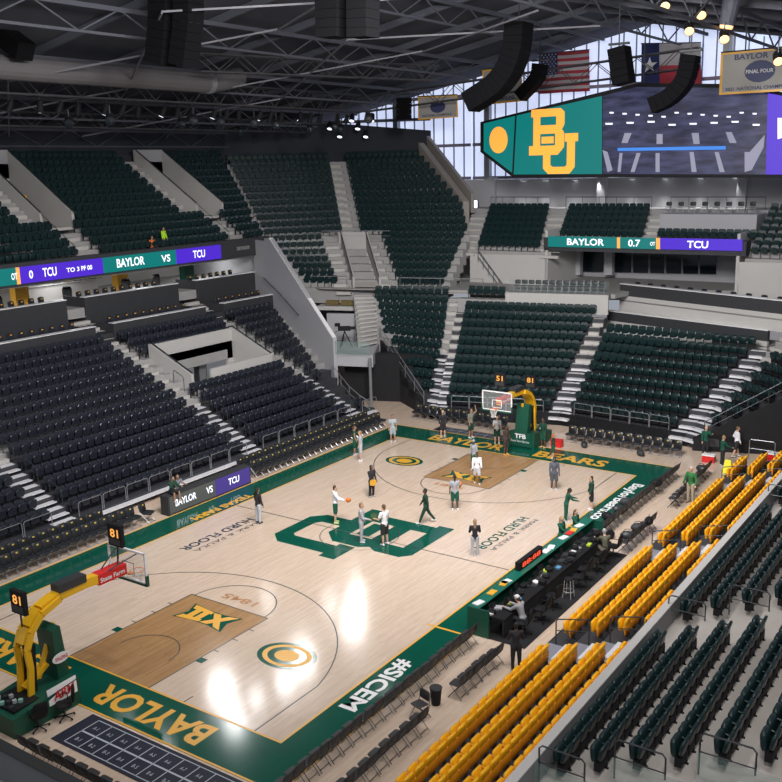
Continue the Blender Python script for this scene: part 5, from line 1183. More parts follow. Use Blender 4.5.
for k, y in enumerate((9.6, 10.9, 12.1, 14.2, 15.0, 16.0, 16.8, 17.8)): office_chair((10.62+.1*(k % 2), y, .014), (-1, .2*(k % 3-1)), 'black office chair behind the media table, %s from the near end' % ordn(k+1), 'office chairs behind the media table')
# courtside LED advertising board
lb = thing('led_board', (-9.5, 11.5, 0), 'courtside LED board on the left sideline reading team names', 'display')
buildw(MB().bb(-9.95, -9.42, 11.5, 17.35, 0, .98), 'board_casing', M_dark, lb)
for a, b, m, l in ((11.6, 14.7, M_grey_e, 'dim grey screen half'), (14.7, 17.28, M_purd_e, 'purple screen half')): buildw(MB().bb(-9.42, -9.40, a, b, .08, .92), 'led_panel', m, lb)['label'] = l
for s, a, b in (('BAYLOR', 11.95, 13.35), ('VS', 14.05, 14.5), ('TCU', 15.65, 16.45)): text(s, (-9.395, a, .36), (0, 1, 0), (0, 0, 1), b-a, .36, M_whi_e, lb, 'led_lettering', .004)

# ================================================================== BASKETS
def basket(s, end):
    sg = 1 if s == 0 else -1
    f = (lambda y: y) if s == 0 else (lambda y: SL-y)
    t = thing('basketball_stand', (0, f(-2.6), 0), 'yellow-armed portable basketball hoop with green padded base, %s end' % end, 'basketball hoop')
    def W(mb, n, m, par=None, **k): return buildw(mb, n, m, par or t, **k)
    def Y(a, b): return (min(f(a), f(b)), max(f(a), f(b)))
    base = W(MB().poly([(-.85, f(-1.75), 0), (-.85, f(-4.15), 0), (-.85, f(-4.15), .62), (-.85, f(-3.2), .72), (-.85, f(-1.75), .9)], (1.7, 0, 0)), 'padded_base', M_bgreen)
    W(MB().bb(-.62, .62, *Y(-3.95, -2.9), .66, .74), 'ballast_tray', M_black, base)
    for k in range(9): W(MB().box((-.5+.12*k, f(-3.9+.13*(k % 4)), .80), (.12, .12, .1), Matrix.Rotation(k, 3, 'Z')), 'ballast_weight', (M_metall, mat('mint', (.25, .5, .4), .5), M_metald)[k % 3], base)
    # front padded column, tapering
    W(MB().poly([(-.42, f(-1.7), .55), (-.42, f(-2.15), .55), (-.36, f(-2.25), 2.55), (-.36, f(-1.95), 2.62)], (.80, 0, 0)), 'front_padding', M_bgreen)
    # yellow mast and arm
    for x in (-.26, .26):
        mb = MB(); pts = [(x, f(-3.1), .6), (x, f(-3.0), 1.6), (x, f(-3.05), 2.2), (x, f(-2.85), 2.7), (x, f(-2.4), 3.15), (x, f(-1.7), 3.38)]
        for a, b in zip(pts, pts[1:]): mb.prism(a, b, .09, .2)
        W(mb, 'yellow_mast', M_yarm)
    mb = MB(); pts = [(0, f(-3.0), 2.35), (0, f(-2.75), 2.8), (0, f(-2.3), 3.2), (0, f(-1.6), 3.42), (0, f(-.6), 3.45), (0, f(.2), 3.38), (0, f(1.0), 3.3)]
    for a, b in zip(pts, pts[1:]): mb.prism(a, b, .34, .3)
    W(mb, 'yellow_arm', M_yarm)
    W(MB().prism((0, f(-2.6), 1.0), (0, f(-1.9), 2.6), .12, .12).prism((0, f(-3.1), .9), (0, f(-2.3), 1.4), .3, .12), 'lift_strut', M_yarm)
    W(MB().prism((.2, f(-2.9), .7), (.2, f(-2.8), 2.3), .1, .12).prism((-.2, f(-2.9), .7), (-.2, f(-2.8), 2.3), .1, .12), 'black_strut', M_black)
    W(MB().box((.0, f(-1.15), 3.66), (.42, 1.05, .26)), 'arm_padding', M_metald)
    rd = W(MB().bb(-.2, .2, *Y(-.15, 1.0), 3.2, 3.56), 'red_sleeve', M_red, label='red sponsor sleeve on the arm')
    for x, dr_ in ((.205, (0, sg, 0)),):
        text('State Farm', (x, f(-.1) if sg == 1 else f(.95), 3.28), (0, 1, 0), (0, 0, 1), 1.0, .16, M_white, rd, 'sleeve_lettering', .004)
    # backboard
    gl = W(MB().bb(-.915, .915, *Y(1.19, 1.22), 2.9, 3.97), 'backboard_glass', mat('board_glass', (.6, .65, .65), .05, alpha=.13))
    mb = MB()
    for a, b, c, d in ((-.915, .915, 2.88, 2.94), (-.915, .915, 3.93, 3.99), (-.93, -.875, 2.88, 3.99), (.875, .93, 2.88, 3.99)): mb.bb(a, b, *Y(1.17, 1.24), c, d)
    W(mb, 'board_frame', M_white, gl)
    mb = MB()
    for a, b, c, d in ((-.305, .305, 3.05, 3.09), (-.305, .305, 3.47, 3.51), (-.305, -.265, 3.05, 3.5), (.265, .305, 3.05, 3.5)): mb.bb(a, b, *Y(1.223, 1.23), c, d)
    W(mb, 'target_square', M_white, gl)
    W(MB().bb(-.95, .95, *Y(1.15, 1.27), 2.82, 2.9).bb(-.96, -.90, *Y(1.15, 1.27), 2.82, 3.2).bb(.90, .96, *Y(1.15, 1.27), 2.82, 3.2), 'board_padding', M_bgreen, gl)
    c = (0, f(1.6)); rim = W(MB().tube([(c[0]+.23*math.cos(2*PI*k/20), c[1]+.23*math.sin(2*PI*k/20), 3.05) for k in range(21)], .012, 6).box((0, f(1.3), 3.05), (.16, .2, .04)), 'rim', M_orange)
    mb = MB()
    for k in range(12):
        for dr_ in (-1, 1):
            a = 2*PI*k/12; pts = [(c[0]+r_*math.cos(a+dr_*q*.26), c[1]+r_*math.sin(a+dr_*q*.26), 3.04-.11*q) for q, r_ in enumerate((.225, .18, .14, .12, .13))]; mb.tube(pts, .006, 3, cap=False)
    W(mb, 'net', M_white, rim)
    # braces and clocks
    W(MB().tube([(-.1, f(.1), 3.5), (-.35, f(.75), 3.75), (-.5, f(1.2), 3.9)], .025, 5).tube([(.1, f(.1), 3.5), (.35, f(.75), 3.75), (.5, f(1.2), 3.9)], .025, 5).tube([(0, f(.8), 3.5), (0, f(.9), 4.3)], .03, 5), 'brace', M_metald)
    for yy, z0, hh, dg in ((.85, 4.2, .62, '81' if s == 0 else '51'), (-2.95, 3.35, .6, '81')):
        ck = W(MB().bb(-.33, .33, *Y(yy-.07, yy+.07), z0, z0+hh+.15), 'shot_clock', M_black)
        W(MB().tube([(0, f(yy), z0), (0, f(yy), z0-.45)], .03, 5), 'clock_post', M_metald, ck)
        yf = min(f(yy-.07), f(yy+.07))-.006
        text(dg, (-.2, yf, z0+.32), (1, 0, 0), (0, 0, 1), .4, .3, M_ora_e, ck, 'clock_digits', .004, .02)
        W(MB().bb(-.27, .27, yf-.003, yf, z0+.06, z0+.27), 'clock_panel', M_metald, ck)
    # side badge on near stand; team mark on the far padding
    if s == 0:
        W(MB().poly([(.46+0*k, f(-2.05)+.32*math.cos(2*PI*k/16), 1.6+.17*math.sin(2*PI*k/16)) for k in range(16)], (.02, 0, 0)), 'oval_badge', M_white)
        text('SPALDING', (.485, f(-2.27), 1.53), (0, 1, 0), (0, 0, 1), .46, .13, M_red, t, 'badge_lettering', .004)
        wb = W(MB().poly([(.86, f(-2.9), .45), (.90, f(-1.9), .5), (.80, f(-1.85), 1.0), (.78, f(-2.9), .95)], (.02, 0, 0)), 'white_side_panel', M_white); text('ARM', (.90, f(-2.75), .56), (0, 1, .03), (0, 0, 1), .75, .3, M_red, wb, 'panel_lettering', .015, .03)
    else:
        W(MB().bb(-.68, .68, f(-1.7)-.03, f(-1.7)-.0, .08, .92), 'front_panel', M_bgreen)
        text('TFB', (-.36, f(-1.7)-.05, .56), (1, 0, 0), (0, 0, 1), .72, .28, M_white, t, 'sponsor_mark', .004, .03); text('Texas Farm Bureau', (-.62, f(-1.7)-.05, .34), (1, 0, 0), (0, 0, 1), 1.2, .13, M_white, t, 'sponsor_mark', .02, 0)
    return t
basket(0, 'near'); basket(1, 'far')
for k, (x, y, c, nm) in enumerate(((1.75, 31.6, M_red, 'red cooler on the floor right of the far basket'), (13.6, 32.9, M_red, 'red cooler with white lid beyond the yellow seats'), (14.8, 33.0, mat('cooler_blue', (.03, .06, .25), .5), 'blue cooler beyond the yellow seats'), (10.2, 33.0, M_red, 'small red cooler beside the white-shirted person'))):
    z = .62 if k in (1, 2) else 0
    if k in (1, 2): MB().bb(x-.45, x+.45, y-.3, y+.3, 0, .62).build('equipment_crate', M_dark, label='dark crate under the %s' % ('red cooler' if k == 1 else 'blue cooler'), cat='crate')
    t = thing('cooler', (x, y, z), nm, 'cooler'); MB().bb(-.33, .33, -.2, .2, 0, .36).build('cooler_body', c, t); MB().bb(-.35, .35, -.22, .22, .36, .43).build('lid', M_white if k else c, t)
t = thing('floor_sign', (11.6, 31.6, 0), 'bright yellow folding floor sign before the far yellow block', 'sign'); MB().poly([(-.25, -.2, 0), (.25, -.2, 0), (.15, 0, .7), (-.15, 0, .7)], (0, .02, 0)).build('sign_panel', mat('neon_yellow', (.85, .8, .02), .5), t); MB().poly([(-.25, .2, 0), (.25, .2, 0), (.15, 0, .7), (-.15, 0, .7)], (0, .02, 0)).build('sign_panel', MATS['neon_yellow'], t)
# ================================================================== PEOPLE
def capsules(segs, n=10):
    mb = MB()
    for a, b, ra, rb in segs:
        a, b = Vector(a), Vector(b); d = b-a
        if d.length < 1e-5: d = V(0, 0, 1e-4)
        L = d.length; q = d.to_track_quat('Z', 'Y').to_matrix(); pr = []
        for j in range(5): t = PI/2*j/4; pr.append((ra*math.sin(t)+1e-4, -ra*math.cos(t)))
        for j in range(5): t = PI/2*j/4; pr.append((rb*math.cos(t)+1e-4, L+rb*math.sin(t)))
        m = MB().lathe(pr, (0, 0, 0), n); mb.add([a+q @ Vector(v) for v in m.v], m.f)
    return mb
def ellseg(c, r, n=12, m=8, M=None): return ('E', c, r, M)
def remesh(name, segs, m, vox, parent, extra=(), **k):
    mb = capsules([s for s in segs])
    for c, r, M in extra: mb.ell(c, r, 12, 9, M)
    ob = bpy.data.objects.new(name, mb.mesh(name, m)); COL.objects.link(ob)
    md = ob.modifiers.new('r', 'REMESH'); md.mode = 'VOXEL'; md.voxel_size = vox
    sm = ob.modifiers.new('s', 'SMOOTH'); sm.factor = .5; sm.iterations = 2
    dg = bpy.context.evaluated_depsgraph_get(); me = bpy.data.meshes.new_from_object(ob.evaluated_get(dg)); me.name = name; me.shade_smooth()
    old = ob.data; ob.modifiers.clear(); ob.data = me; bpy.data.meshes.remove(old); ob.parent = parent
    if not me.materials: me.materials.append(m)
    tag(ob, **k); return ob
FACE = {'T': (.57, -.82), 'A': (-.57, .82), 'R': (.82, .57), 'L': (-.82, -.57), 'TR': (.98, -.2), 'TL': (-.2, -.98), 'AR': (.2, .98), 'AL': (-.98, .2)}
SK = {'l': (.62, .38, .27), 'm': (.38, .21, .13), 'd': (.12, .065, .04)}
def person(loc, face, label, skin='d', top=(.5, .5, .5), bot=(.05, .05, .05), h=1.8, hair=(.01, .01, .01), longhair=False, sleeve='long', legs='short', shoes=(.7, .7, .7), pose='stand',
           armL=(5, 8, 15), armR=(5, 8, 15), stride=0, lean=0, hood=False, hat=None, prop=None, seat=0):
    f = Vector(FACE[face] if isinstance(face, str) else face); t = thing('person', (0, 0, 0), label, 'person', M=place(loc, f)); s = h/1.8
    K = []   # FK: +Y forward, +X right
    hipz = .93 if pose != 'sit' else .12+seat
    if pose == 'crouch': hipz = .45
    cl, sl = math.cos(math.radians(lean)), math.sin(math.radians(lean))
    def up_(x, y, z): return V(x*s, (y*cl+z*sl)*s, (hipz+z*cl-y*sl)*s)
    P = {}
    P['pel'] = up_(0, 0, .0); P['wai'] = up_(0, 0, .18); P['che'] = up_(0, .01, .40); P['nec'] = up_(0, 0, .56); P['hd0'] = up_(0, .02, .66); P['hdc'] = up_(0, .03, .75)
    segs = []; arms = {}; legz = {}
    for sd, (fl_, ab, el) in (('L', armL), ('R', armR)):
        x = -1 if sd == 'L' else 1
        sh = up_(x*.185, 0, .51); a, b = math.radians(fl_+lean*.3), math.radians(ab); d1 = V(x*math.sin(b)*math.cos(a*.3), math.sin(a), -math.cos(a)*math.cos(b)).normalized()
        e = sh+d1*.29*s; a2 = a+math.radians(el); d2 = V(x*math.sin(b)*(.4 if el < 60 else -.5), math.sin(a2), -math.cos(a2)).normalized(); w_ = e+d2*.26*s
        arms[sd] = (sh, e, w_, d2, x)
    for sd in 'LR':
        x = -1 if sd == 'L' else 1; hp = up_(x*.095, 0, -.02)
        if pose == 'stand':
            an = math.radians(stride*(1 if sd == 'L' else -1)); kb = math.radians(abs(stride)*.6 if an < 0 else 4)
            k_ = hp+V(x*.02, math.sin(an)*.43, -math.cos(an)*.43)*s; an2 = an-kb; an_ = k_+V(x*.01, math.sin(an2)*.41, -math.cos(an2)*.41)*s
        elif pose == 'sit':
            k_ = hp+V(x*.06, .43, .02)*s; an_ = k_+V(x*.01, .03, -.42)*s
        else:
            k_ = hp+V(x*.08, .36, .16 if sd == 'L' else -.2)*s; an_ = k_+V(0, -.14 if sd == 'L' else -.4, -.40 if sd == 'L' else -.05)*s
        legz[sd] = (hp, k_, an_, x)
    lo = min(legz['L'][2].z, legz['R'][2].z)-.075*s
    sh_ = V(0, 0, -lo) if pose != 'sit' else V(0, 0, 0)
    for k in P: P[k] = P[k]+sh_
    arms = {k: (a+sh_, b+sh_, c+sh_, d, x) for k, (a, b, c, d, x) in arms.items()}; legz = {k: (a+sh_, b+sh_, c+sh_, x) for k, (a, b, c, x) in legz.items()}
    B = []
    B += [(P['pel'], P['wai'], .115*s, .105*s), (P['wai'], P['che'], .105*s, .13*s), (P['che'], P['nec'], .12*s, .065*s), (P['nec'], P['hd0'], .058*s, .055*s)]
    for sd, (sh, e, w_, d2, x) in arms.items():
        B += [(P['che']+V(x*.06*s, 0, .05*s), sh, .085*s, .06*s), (sh, e, .056*s, .042*s), (e, w_, .041*s, .027*s)]
        hb = w_+d2*.05*s; B.append((w_, hb, .028*s, .036*s)); sdv = V(1, 0, 0)
        for q in range(4):
            r0 = hb+sdv*(q-1.5)*.019*s+d2*.02*s; B.append((r0, r0+d2*(.035+.008*(q in (1, 2)))*s, .010*s, .009*s)); r1 = r0+d2*(.035+.008*(q in (1, 2)))*s; B.append((r1, r1+(d2*.7+V(-x*.0, .0, 0)+V(0, -.3, 0))*.03*s, .009*s, .008*s))
        B.append((w_+d2*.02*s, w_+d2*.05*s+V(-x*.045, .03, 0)*s, .012*s, .010*s))
    for sd, (hp, k_, a_, x) in legz.items():
        B += [(P['pel'], hp, .10*s, .095*s), (hp, k_, .088*s, .056*s), (k_, lerp(k_, a_, .35), .055*s, .058*s), (lerp(k_, a_, .35), a_, .056*s, .038*s), (a_, a_+V(0, .11, -.045)*s, .038*s, .028*s)]
    hc = P['hdc']
    B += [(hc+V(0, .02, -.085)*s, hc+V(0, .05, -.095)*s, .045*s, .03*s), (hc+V(0, .088, -.005)*s, hc+V(0, .108, -.03)*s, .008*s, .012*s), (hc+V(-.078, 0, -.02)*s, hc+V(-.084, -.005, .01)*s, .012*s, .014*s), (hc+V(.078, 0, -.02)*s, hc+V(.084, -.005, .01)*s, .012*s, .014*s), (hc+V(-.02, .09, -.062)*s, hc+V(.02, .09, -.062)*s, .008*s, .008*s)]
    sm = mat('skin_'+skin, SK[skin], .55)
    body = remesh('body', B, sm, .013, t, [(hc, (.078*s, .098*s, .118*s), None), (P['che']+V(0, 0, .02), (.165*s, .10*s, .15*s), None), (P['pel'], (.155*s, .105*s, .11*s), None)])
    e_ = MB(); [e_.ell(hc+V(x*.03, .089, .012)*s, (.011*s, .008*s, .008*s), 6, 4) for x in (-1, 1)]; e_.build('eyes', M_black, body)
    tm = mat('cloth_%d_%d_%d' % tuple(int(c*1000) for c in top), top, .85, noise=.1, scale=12); g = .022*s
    T = [(P['pel']+V(0, 0, .0), P['wai'], .125*s, .12*s), (P['wai'], P['che'], .12*s, .15*s), (P['che'], P['nec']-V(0, 0, .03), .135*s, .075*s)]
    for sd, (sh, e, w_, d2, x) in arms.items():
        T += [(P['che']+V(x*.06*s, 0, .05*s), sh, .10*s, .075*s)]
        if sleeve == 'long': T += [(sh, e, .074*s, .060*s), (e, w_-d2*.02, .058*s, .045*s)]
        elif sleeve == 'short': T += [(sh, lerp(sh, e, .6), .076*s, .070*s)]
    ex = [(P['che']+V(0, 0, .02), (.185*s, .118*s, .16*s), None), (P['pel']+V(0, 0, .04), (.172*s, .125*s, .12*s), None)]
    if hood: T.append((P['nec']+V(-.05, -.06, .02)*s, P['nec']+V(.05, -.06, .02)*s, .06*s, .06*s))
    remesh('shirt' if sleeve != 'long' else 'long_sleeved_top', T, tm, .018, t, ex)
    bm_ = mat('cloth_%d_%d_%d' % tuple(int(c*1000) for c in bot), bot, .85, noise=.1, scale=12); T = []
    for sd, (hp, k_, a_, x) in legz.items():
        T += [(P['pel'], hp, .115*s, .112*s)]
        T += [(hp, lerp(hp, k_, .85), .112*s, .098*s)] if legs == 'short' else [(hp, k_, .108*s, .078*s), (k_, lerp(k_, a_, .95), .076*s, .058*s)]
    remesh('shorts' if legs == 'short' else 'trousers', T, bm_, .018, t, [(P['pel'], (.165*s, .118*s, .11*s), None)])
    for sd, (hp, k_, a_, x) in legz.items():
        remesh('shoe', [(a_+V(0, -.03, -.035)*s, a_+V(0, .15, -.045)*s, .046*s, .034*s), (a_, a_+V(0, .04, -.03)*s, .05*s, .045*s)], mat('shoe_%d' % int(shoes[0]*100+shoes[1]*10), shoes, .5), .018, t)
    hm = mat('hair_%d_%d' % (int(hair[0]*1000), int(hair[1]*1000)), hair, .6); ex = [(hc+V(0, -.022, .028)*s, (.088*s, .098*s, .108*s), None)]; T = [(hc+V(0, -.05, .0)*s, hc+V(0, -.06, -.06)*s, .06*s, .05*s)]
    if longhair == 'tail': T.append((hc+V(0, -.11, .03)*s, hc+V(0, -.13, -.22)*s, .04*s, .02*s))
    elif longhair: T.append((hc+V(0, -.07, -.02)*s, hc+V(0, -.10, -.27)*s, .085*s, .06*s))
    remesh('hair', T, hm, .016, t, ex)
    if hat: remesh('cap', [(hc+V(0, .06, .07)*s, hc+V(0, .13, .055)*s, .03*s, .02*s)], mat('cap_%d' % int(hat[0]*100), hat, .7), .016, t, [(hc+V(0, -.005, .055)*s, (.096*s, .108*s, .085*s), None)])
    t['_w'] = [list(arms[k][2]+arms[k][3]*.08) for k in 'LR']
    return t
def wpos(t, side): v = Vector(t['_w'][0 if side == 'L' else 1]); return t.matrix_basis @ v
def ball(p, label):
    t = MB().ell(p, (.12, .12, .12), 16, 12).build('basketball', M_orange, smooth=True, label=label, cat='ball'); 
    MB().tube([(p[0]+.1205*math.cos(a), p[1]+.1205*math.sin(a), p[2]) for a in [2*PI*k/16 for k in range(17)]], .004, 4).tube([(p[0]+.1205*math.cos(a), p[1], p[2]+.1205*math.sin(a)) for a in [2*PI*k/16 for k in range(17)]], .004, 4).build('seam', M_black, t)
G_ = (.005, .085, .05); GD = (.008, .05, .03); LG = (.48, .52, .56); BK = (.02, .02, .025); WH = (.8, .8, .84)
def fl0(px, py, z=0): p = at(px, py, 'z', z); return (p.x, p.y, z+.006)
person(fl0(259, 523), 'AR', 'person in dark jacket and pale trousers with long black hair near left sideline', 'm', BK, LG, 1.76, longhair=True, legs='long', shoes=BK)
a = person(fl0(336, 523), 'R', 'person in white hoodie and green shorts holding out a basketball', 'l', WH, G_, 1.85, (.05, .03, .02), armR=(35, 5, 45), armL=(20, 5, 40), shoes=(.6, .75, .3), hood=True)
ball(wpos(a, 'R')+V(.10, .07, .02), 'orange basketball held by the white-hooded person')
a = person(fl0(361, 497.5), 'R', 'person all in black holding a yellow pouch at the waist', 'd', BK, BK, 1.7, armR=(20, 5, 50), armL=(20, 5, 50), legs='long', shoes=BK, longhair='tail') if False else person(fl0(372, 497), 'TR', 'person all in black with ponytail holding a yellow pouch at midcourt', 'd', BK, BK, 1.68, armR=(20, 5, 30), longhair='tail', legs='long', shoes=(.5, .5, .5))
p = wpos(a, 'R'); MB().box(p, (.2, .26, .24)).build('pouch', M_gold, label='yellow pouch held by the person in black', cat='bag')
person(fl0(362, 542), 'R', 'man in pale grey tracksuit standing on the centre letters', 'l', (.42, .42, .45), (.42, .42, .45), 1.85, (.25, .16, .08), legs='long', armR=(15, 5, 60), shoes=WH)
person(fl0(385, 545), 'AL', 'man in white t-shirt and black shorts standing on the centre letters', 'l', WH, BK, 1.88, (.12, .07, .03), sleeve='short', armL=(15, 14, 70), shoes=WH)
person(fl0(426, 523), 'L', 'person in green tracksuit walking across midcourt', 'd', GD, GD, 1.75, legs='long', stride=24, armL=(-18, 6, 15), armR=(18, 6, 15), shoes=WH)
a = person(fl0(455, 510), 'A', 'player in grey top and green shorts seen from behind holding a ball', 'd', (.36, .38, .42), G_, 1.78, sleeve='short', longhair='tail', armR=(15, 14, 70), shoes=WH)
ball(wpos(a, 'R')+V(.02, .1, .02), 'orange basketball held by the grey and green player')
person(fl0(475, 556), 'A', 'person with long blonde hair, black top and grey trousers, back turned', 'l', BK, (.42, .43, .46), 1.66, (.30, .19, .09), longhair=True, legs='long', armL=(15, 10, 60), armR=(15, 10, 60), shoes=WH)
person(fl0(477, 484), 'T', 'player in white long-sleeved top standing on the far lane', 'd', WH, (.5, .5, .52), 1.74, longhair='tail', stride=10, armL=(20, 5, 30), shoes=WH)
person(fl0(474, 470), 'TL', 'person in grey hoodie and green shorts on the far lane', 'd', (.33, .35, .38), G_, 1.72, hood=True, sleeve='long', hat=(.3, .32, .35))
person(fl0(554, 490), 'T', 'person in long dark grey jacket with bare legs at the right wing', 'd', (.09, .10, .13), (.08, .09, .11), 1.76, hood=True, shoes=WH)
person(fl0(591, 510), 'L', 'person in dark green hoodie and shorts near the right sideline', 'l', GD, BK, 1.7, (.06, .035, .02), hood=True, shoes=WH)
person(fl0(361, 461), 'L', 'player in light blue-grey shirt near the left sideline chairs', 'l', (.42, .48, .52), (.45, .47, .5), 1.78, (.35, .2, .1), longhair='tail', sleeve='short', shoes=WH)
person(fl0(355, 455), 'R', 'player in green vest and shorts beside the left courtside chairs', 'm', G_, G_, 1.75, (.1, .06, .03), longhair='tail', sleeve='none', shoes=WH)
person(fl0(393, 442), 'T', 'person in pale grey-blue shirt at the far left court corner', 'm', (.38, .44, .47), (.35, .4, .42), 1.72, (.05, .03, .02), sleeve='short', shoes=WH)
person(fl0(443, 437), 'T', 'person in black tracksuit with blonde hair behind the far baseline', 'l', BK, BK, 1.7, (.5, .38, .15), sleeve='long')
person(fl0(471, 438), 'TR', 'tall player with camouflage-toned shirt behind the far baseline', 'm', (.20, .22, .17), GD, 1.85, (.08, .05, .03), sleeve='short', longhair='tail', armL=(130, 10, 60))
person(fl0(497, 444), 'T', 'person in light grey t-shirt and green shorts below the far basket', 'l', (.45, .46, .47), GD, 1.75, (.1, .06, .03), sleeve='short', armL=(20, 8, 60), armR=(20, 8, 60))
person(fl0(506, 455), 'TR', 'person in dark brown top standing at the far baseline', 'd', (.07, .045, .04), (.05, .04, .04), 1.78, shoes=(.7, .4, .1))
person(fl0(543, 448), 'TL', 'person in green top leaning on the far basket base', 'd', GD, G_, 1.8, armR=(30, 10, 50), shoes=(.8, .6, .2), legs='short')
person(fl0(553, 459), 'R', 'small orange-haired person in green at the right end of the far basket', 'l', GD, G_, 1.5, (.4, .13, .04), longhair=True)
person(fl0(566, 521), 'R', 'person in green standing bent beside the scorer table front', 'd', G_, G_, 1.62, lean=12, longhair='tail', armL=(35, 5, 40), armR=(35, 5, 40), legs='long')
person(fl0(561, 541), 'TR', 'blonde person in green sweatshirt crouching before the scorer table', 'l', G_, G_, 1.72, (.4, .28, .12), longhair=True, pose='crouch', legs='long', armR=(50, 5, 40))
person(fl0(575, 534), 'TR', 'brown-haired person in green sweatshirt crouching before the scorer table', 'l', G_, GD, 1.72, (.12, .06, .03), longhair=True, pose='crouch', legs='long', armR=(50, 5, 40))
person(fl0(690, 503), 'TL', 'grey-haired man in green sweater and khaki trousers behind the far bench', 'l', (.03, .17, .05), (.42, .36, .26), 1.86, (.45, .43, .40), legs='long', armL=(5, 20, 30), armR=(5, 20, 20), shoes=(.2, .12, .06))
person(fl0(516, 670), 'A', 'person in black viewed from behind near the yellow seats', 'd', BK, BK, 1.7, legs='long', armL=(15, 14, 60), armR=(15, 14, 60), shoes=BK)
person((10.55, 9.75, .02), (-1, .15), 'man in grey hoodie and white cap seated at the media table', 'l', (.32, .33, .35), BK, 1.8, (.1, .06, .03), pose='sit', seat=.40, hat=(.7, .7, .7), lean=18, armL=(45, 5, 45), armR=(45, 5, 45), legs='long', shoes=BK)
person((10.6, 17.2, .02), (-.7, .7), 'man in olive jacket seated near the far end of the media table', 'l', (.12, .12, .08), (.16, .13, .09), 1.8, (.4, .4, .4), pose='sit', seat=.40, lean=10, armL=(45, 5, 45), armR=(45, 5, 45), legs='long')
person((-9.72, 12.05, 1.0-.04), (1, -.1), 'person in green hoodie seated on the near end of the LED board', 'm', GD, BK, 1.7, (.02, .015, .01), pose='sit', seat=0, lean=12, armL=(40, 5, 50), armR=(40, 5, 50), hood=True)
person((-10.6, 13.2, .02), (1, -.3), 'person in grey shirt sitting behind the LED board', 'm', (.2, .2, .22), BK, 1.75, (.03, .02, .02), pose='sit', seat=.55, lean=10, sleeve='short', longhair=True, armL=(60, 5, 30), armR=(60, 5, 30), legs='long')
person(fl0(705, 456), 'T', 'person in green with pale headgear before the right black curtain', 'l', G_, BK, 1.75, (.5, .4, .2), legs='long', armL=(60, 5, 60))
person(fl0(722, 466), 'R', 'person in green top and black trousers beside the coolers', 'l', G_, BK, 1.72, (.3, .2, .1), legs='long', armR=(40, 5, 30))
person(fl0(736, 457), 'R', 'person in white long-sleeved shirt and dark shorts at the right curtain', 'l', WH, BK, 1.78, (.15, .09, .04), stride=14, armL=(-20, 15, 60))
# workers in the upper left deck
i_ = 0; pw = at(164, 247, 'x', ux(0)-.35)
person((ux(0)-.3, pw.y, uz(0)), (1, .1), 'worker in neon yellow jacket standing in the front row of the upper left deck', 'm', (.42, .75, .03), BK, 1.65, (.03, .02, .02), legs='long')
pw = at(160, 248, 'x', ux(0)-.35)
person((ux(0)-.35, pw.y-.7, uz(0)), (1, .1), 'worker in orange vest crouching beside the neon yellow worker', 'm', (.75, .16, .02), BK, 1.65, (.03, .02, .02), pose='crouch', legs='long')
# chair + stool supports for the LED board sitter
fold_chair((-10.55, 13.2, 0), (1, -.3), 'dark folding chair under the grey-shirted person behind the LED board')
for o in bpy.data.objects:
    if '_w' in o: del o['_w']

# ================================================================== SEATS
def bank(kind, meshes, name, m, lim, rest_label, cat, lod_parts=4):
    L = [s for s in SEATS[kind] if seen(s[0].translation+V(0, 0, .5), 14)]
    L.sort(key=lambda s: (s[0].translation-Vector(CAM)).length)
    for M_, lb, g in L[:lim]:
        t = thing(name, (0, 0, 0), lb, cat, group=g, M=M_)
        for n, me in meshes[:lod_parts]: inst(n, me, t)
    rest = L[lim:]
    print('SEATS', kind, len(L), len(rest))
    if rest:
        tv = np.array([tuple(v) for v in TPL.v]); tf = TPL.f; nv = len(tv); vs = []; fs = []
        for k, (M_, lb, g) in enumerate(rest):
            A = np.array(M_); vs.append(tv @ A[:3, :3].T+A[:3, 3]); o = k*nv; fs += [tuple(i+o for i in f) for f in tf]
        me = bpy.data.meshes.new(name+'s'); me.from_pydata(np.concatenate(vs).tolist(), [], fs); me.materials.append(m)
        o = bpy.data.objects.new('distant_seating', me); COL.objects.link(o); tag(o, rest_label, cat, kind='stuff')
bank('y', seat_meshes('y', M_seaty), 'yellow_seat', M_seaty, 300, 'remaining yellow fold-up seats in the farthest rows', 'seat')
bank('k', seat_meshes('k', M_seatk, 0), 'black_seat', M_seatk, 300, 'remaining rows of black fold-up seats across the left lower stand', 'seats', 3)
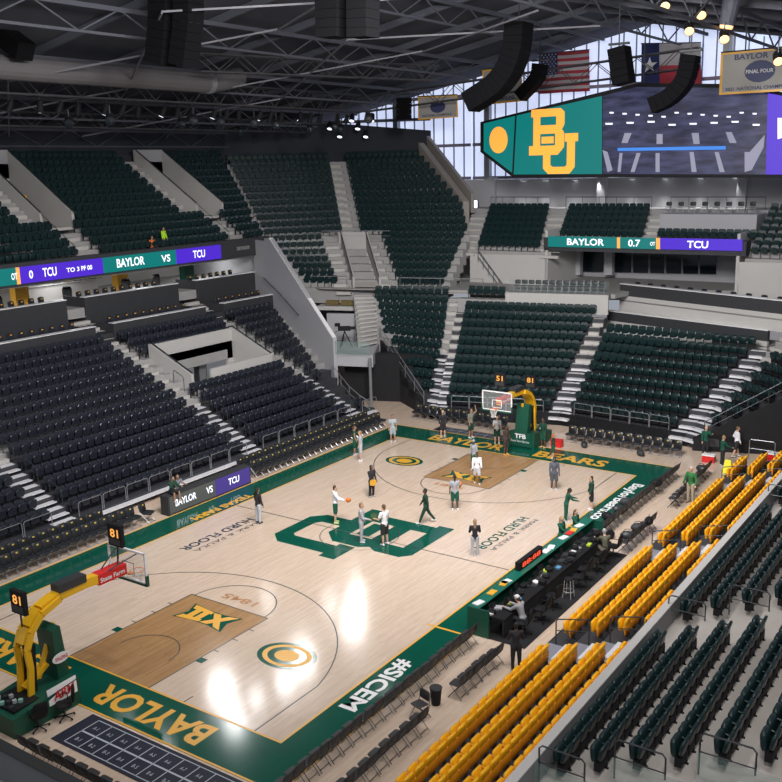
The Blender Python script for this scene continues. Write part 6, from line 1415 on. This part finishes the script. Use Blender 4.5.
bank('g', seat_meshes('g', M_seatg), 'green_seat', M_seatg, 300, 'remaining rows of dark green fold-up seats in corner, end and upper decks', 'seats')

# ================================================================== LIGHT
w = bpy.data.worlds.new('world'); scene.world = w; w.use_nodes = True; w.node_tree.nodes['Background'].inputs[0].default_value = (.80, .86, 1, 1); w.node_tree.nodes['Background'].inputs[1].default_value = .36  # ambient fill, let in through the open near and right sides
def flood(loc, tgt, e, size=1.6, spread=150, col=(1, .97, .96)):
    L = bpy.data.lights.new('unseen_flood', 'AREA'); L.shape = 'SQUARE'; L.size = size; L.energy = e*.50; L.color = col; L.spread = math.radians(spread)
    o = bpy.data.objects.new('unseen_flood', L); COL.objects.link(o); loc = (loc[0], loc[1], min(loc[2], rz(loc[0])-1.4)); o.location = loc; o.rotation_euler = (Vector(tgt)-Vector(loc)).to_track_quat('-Z', 'Y').to_euler()
CT = 410
for x, y in ((-6, -4), (6, -4), (14, 4), (-6, 8), (4, 10), (14, 16), (6, 20)): flood((x, y, 25), (x*.8, y+3, 0), CT)
flood((8, 6, 25), (-14, 22, 1), 2600, 2); flood((4, 2, 25), (-22, 28, 6), 2200, 2); flood((6, 14, 25), (-6, 42, 3), 2900, 2); flood((10, 10, 25), (8, 44, 4), 2600, 2)
flood((10, 0, 24.5), (-30, 26, 14), 3000, 2); flood((12, 8, 25), (-24, 48, 12), 3600, 2); flood((14, 2, 25), (0, 52, 11), 3400, 2)
flood((24, -12, 24), (17, 6, 2), 2200, 2.5); flood((22, 2, 25), (16, 16, 2), 1500, 2.5); flood((-4, -10, 25), (-12, 4, 0), 900, 2)  # right-stand floods here are unseen, added to brighten the dark foreground
vs_ = scene.view_settings; vs_.view_transform = 'Standard'; vs_.look = 'None'; vs_.exposure = .1; vs_.gamma = 1; vs_.use_curve_mapping = False

import os, re as _re
if os.environ.get('DBG'):
    for o in bpy.data.objects:
        l = o.get('label')
        if l and len(_re.findall(r"[A-Za-z0-9']+", l)) > 16: print('LONG', l)
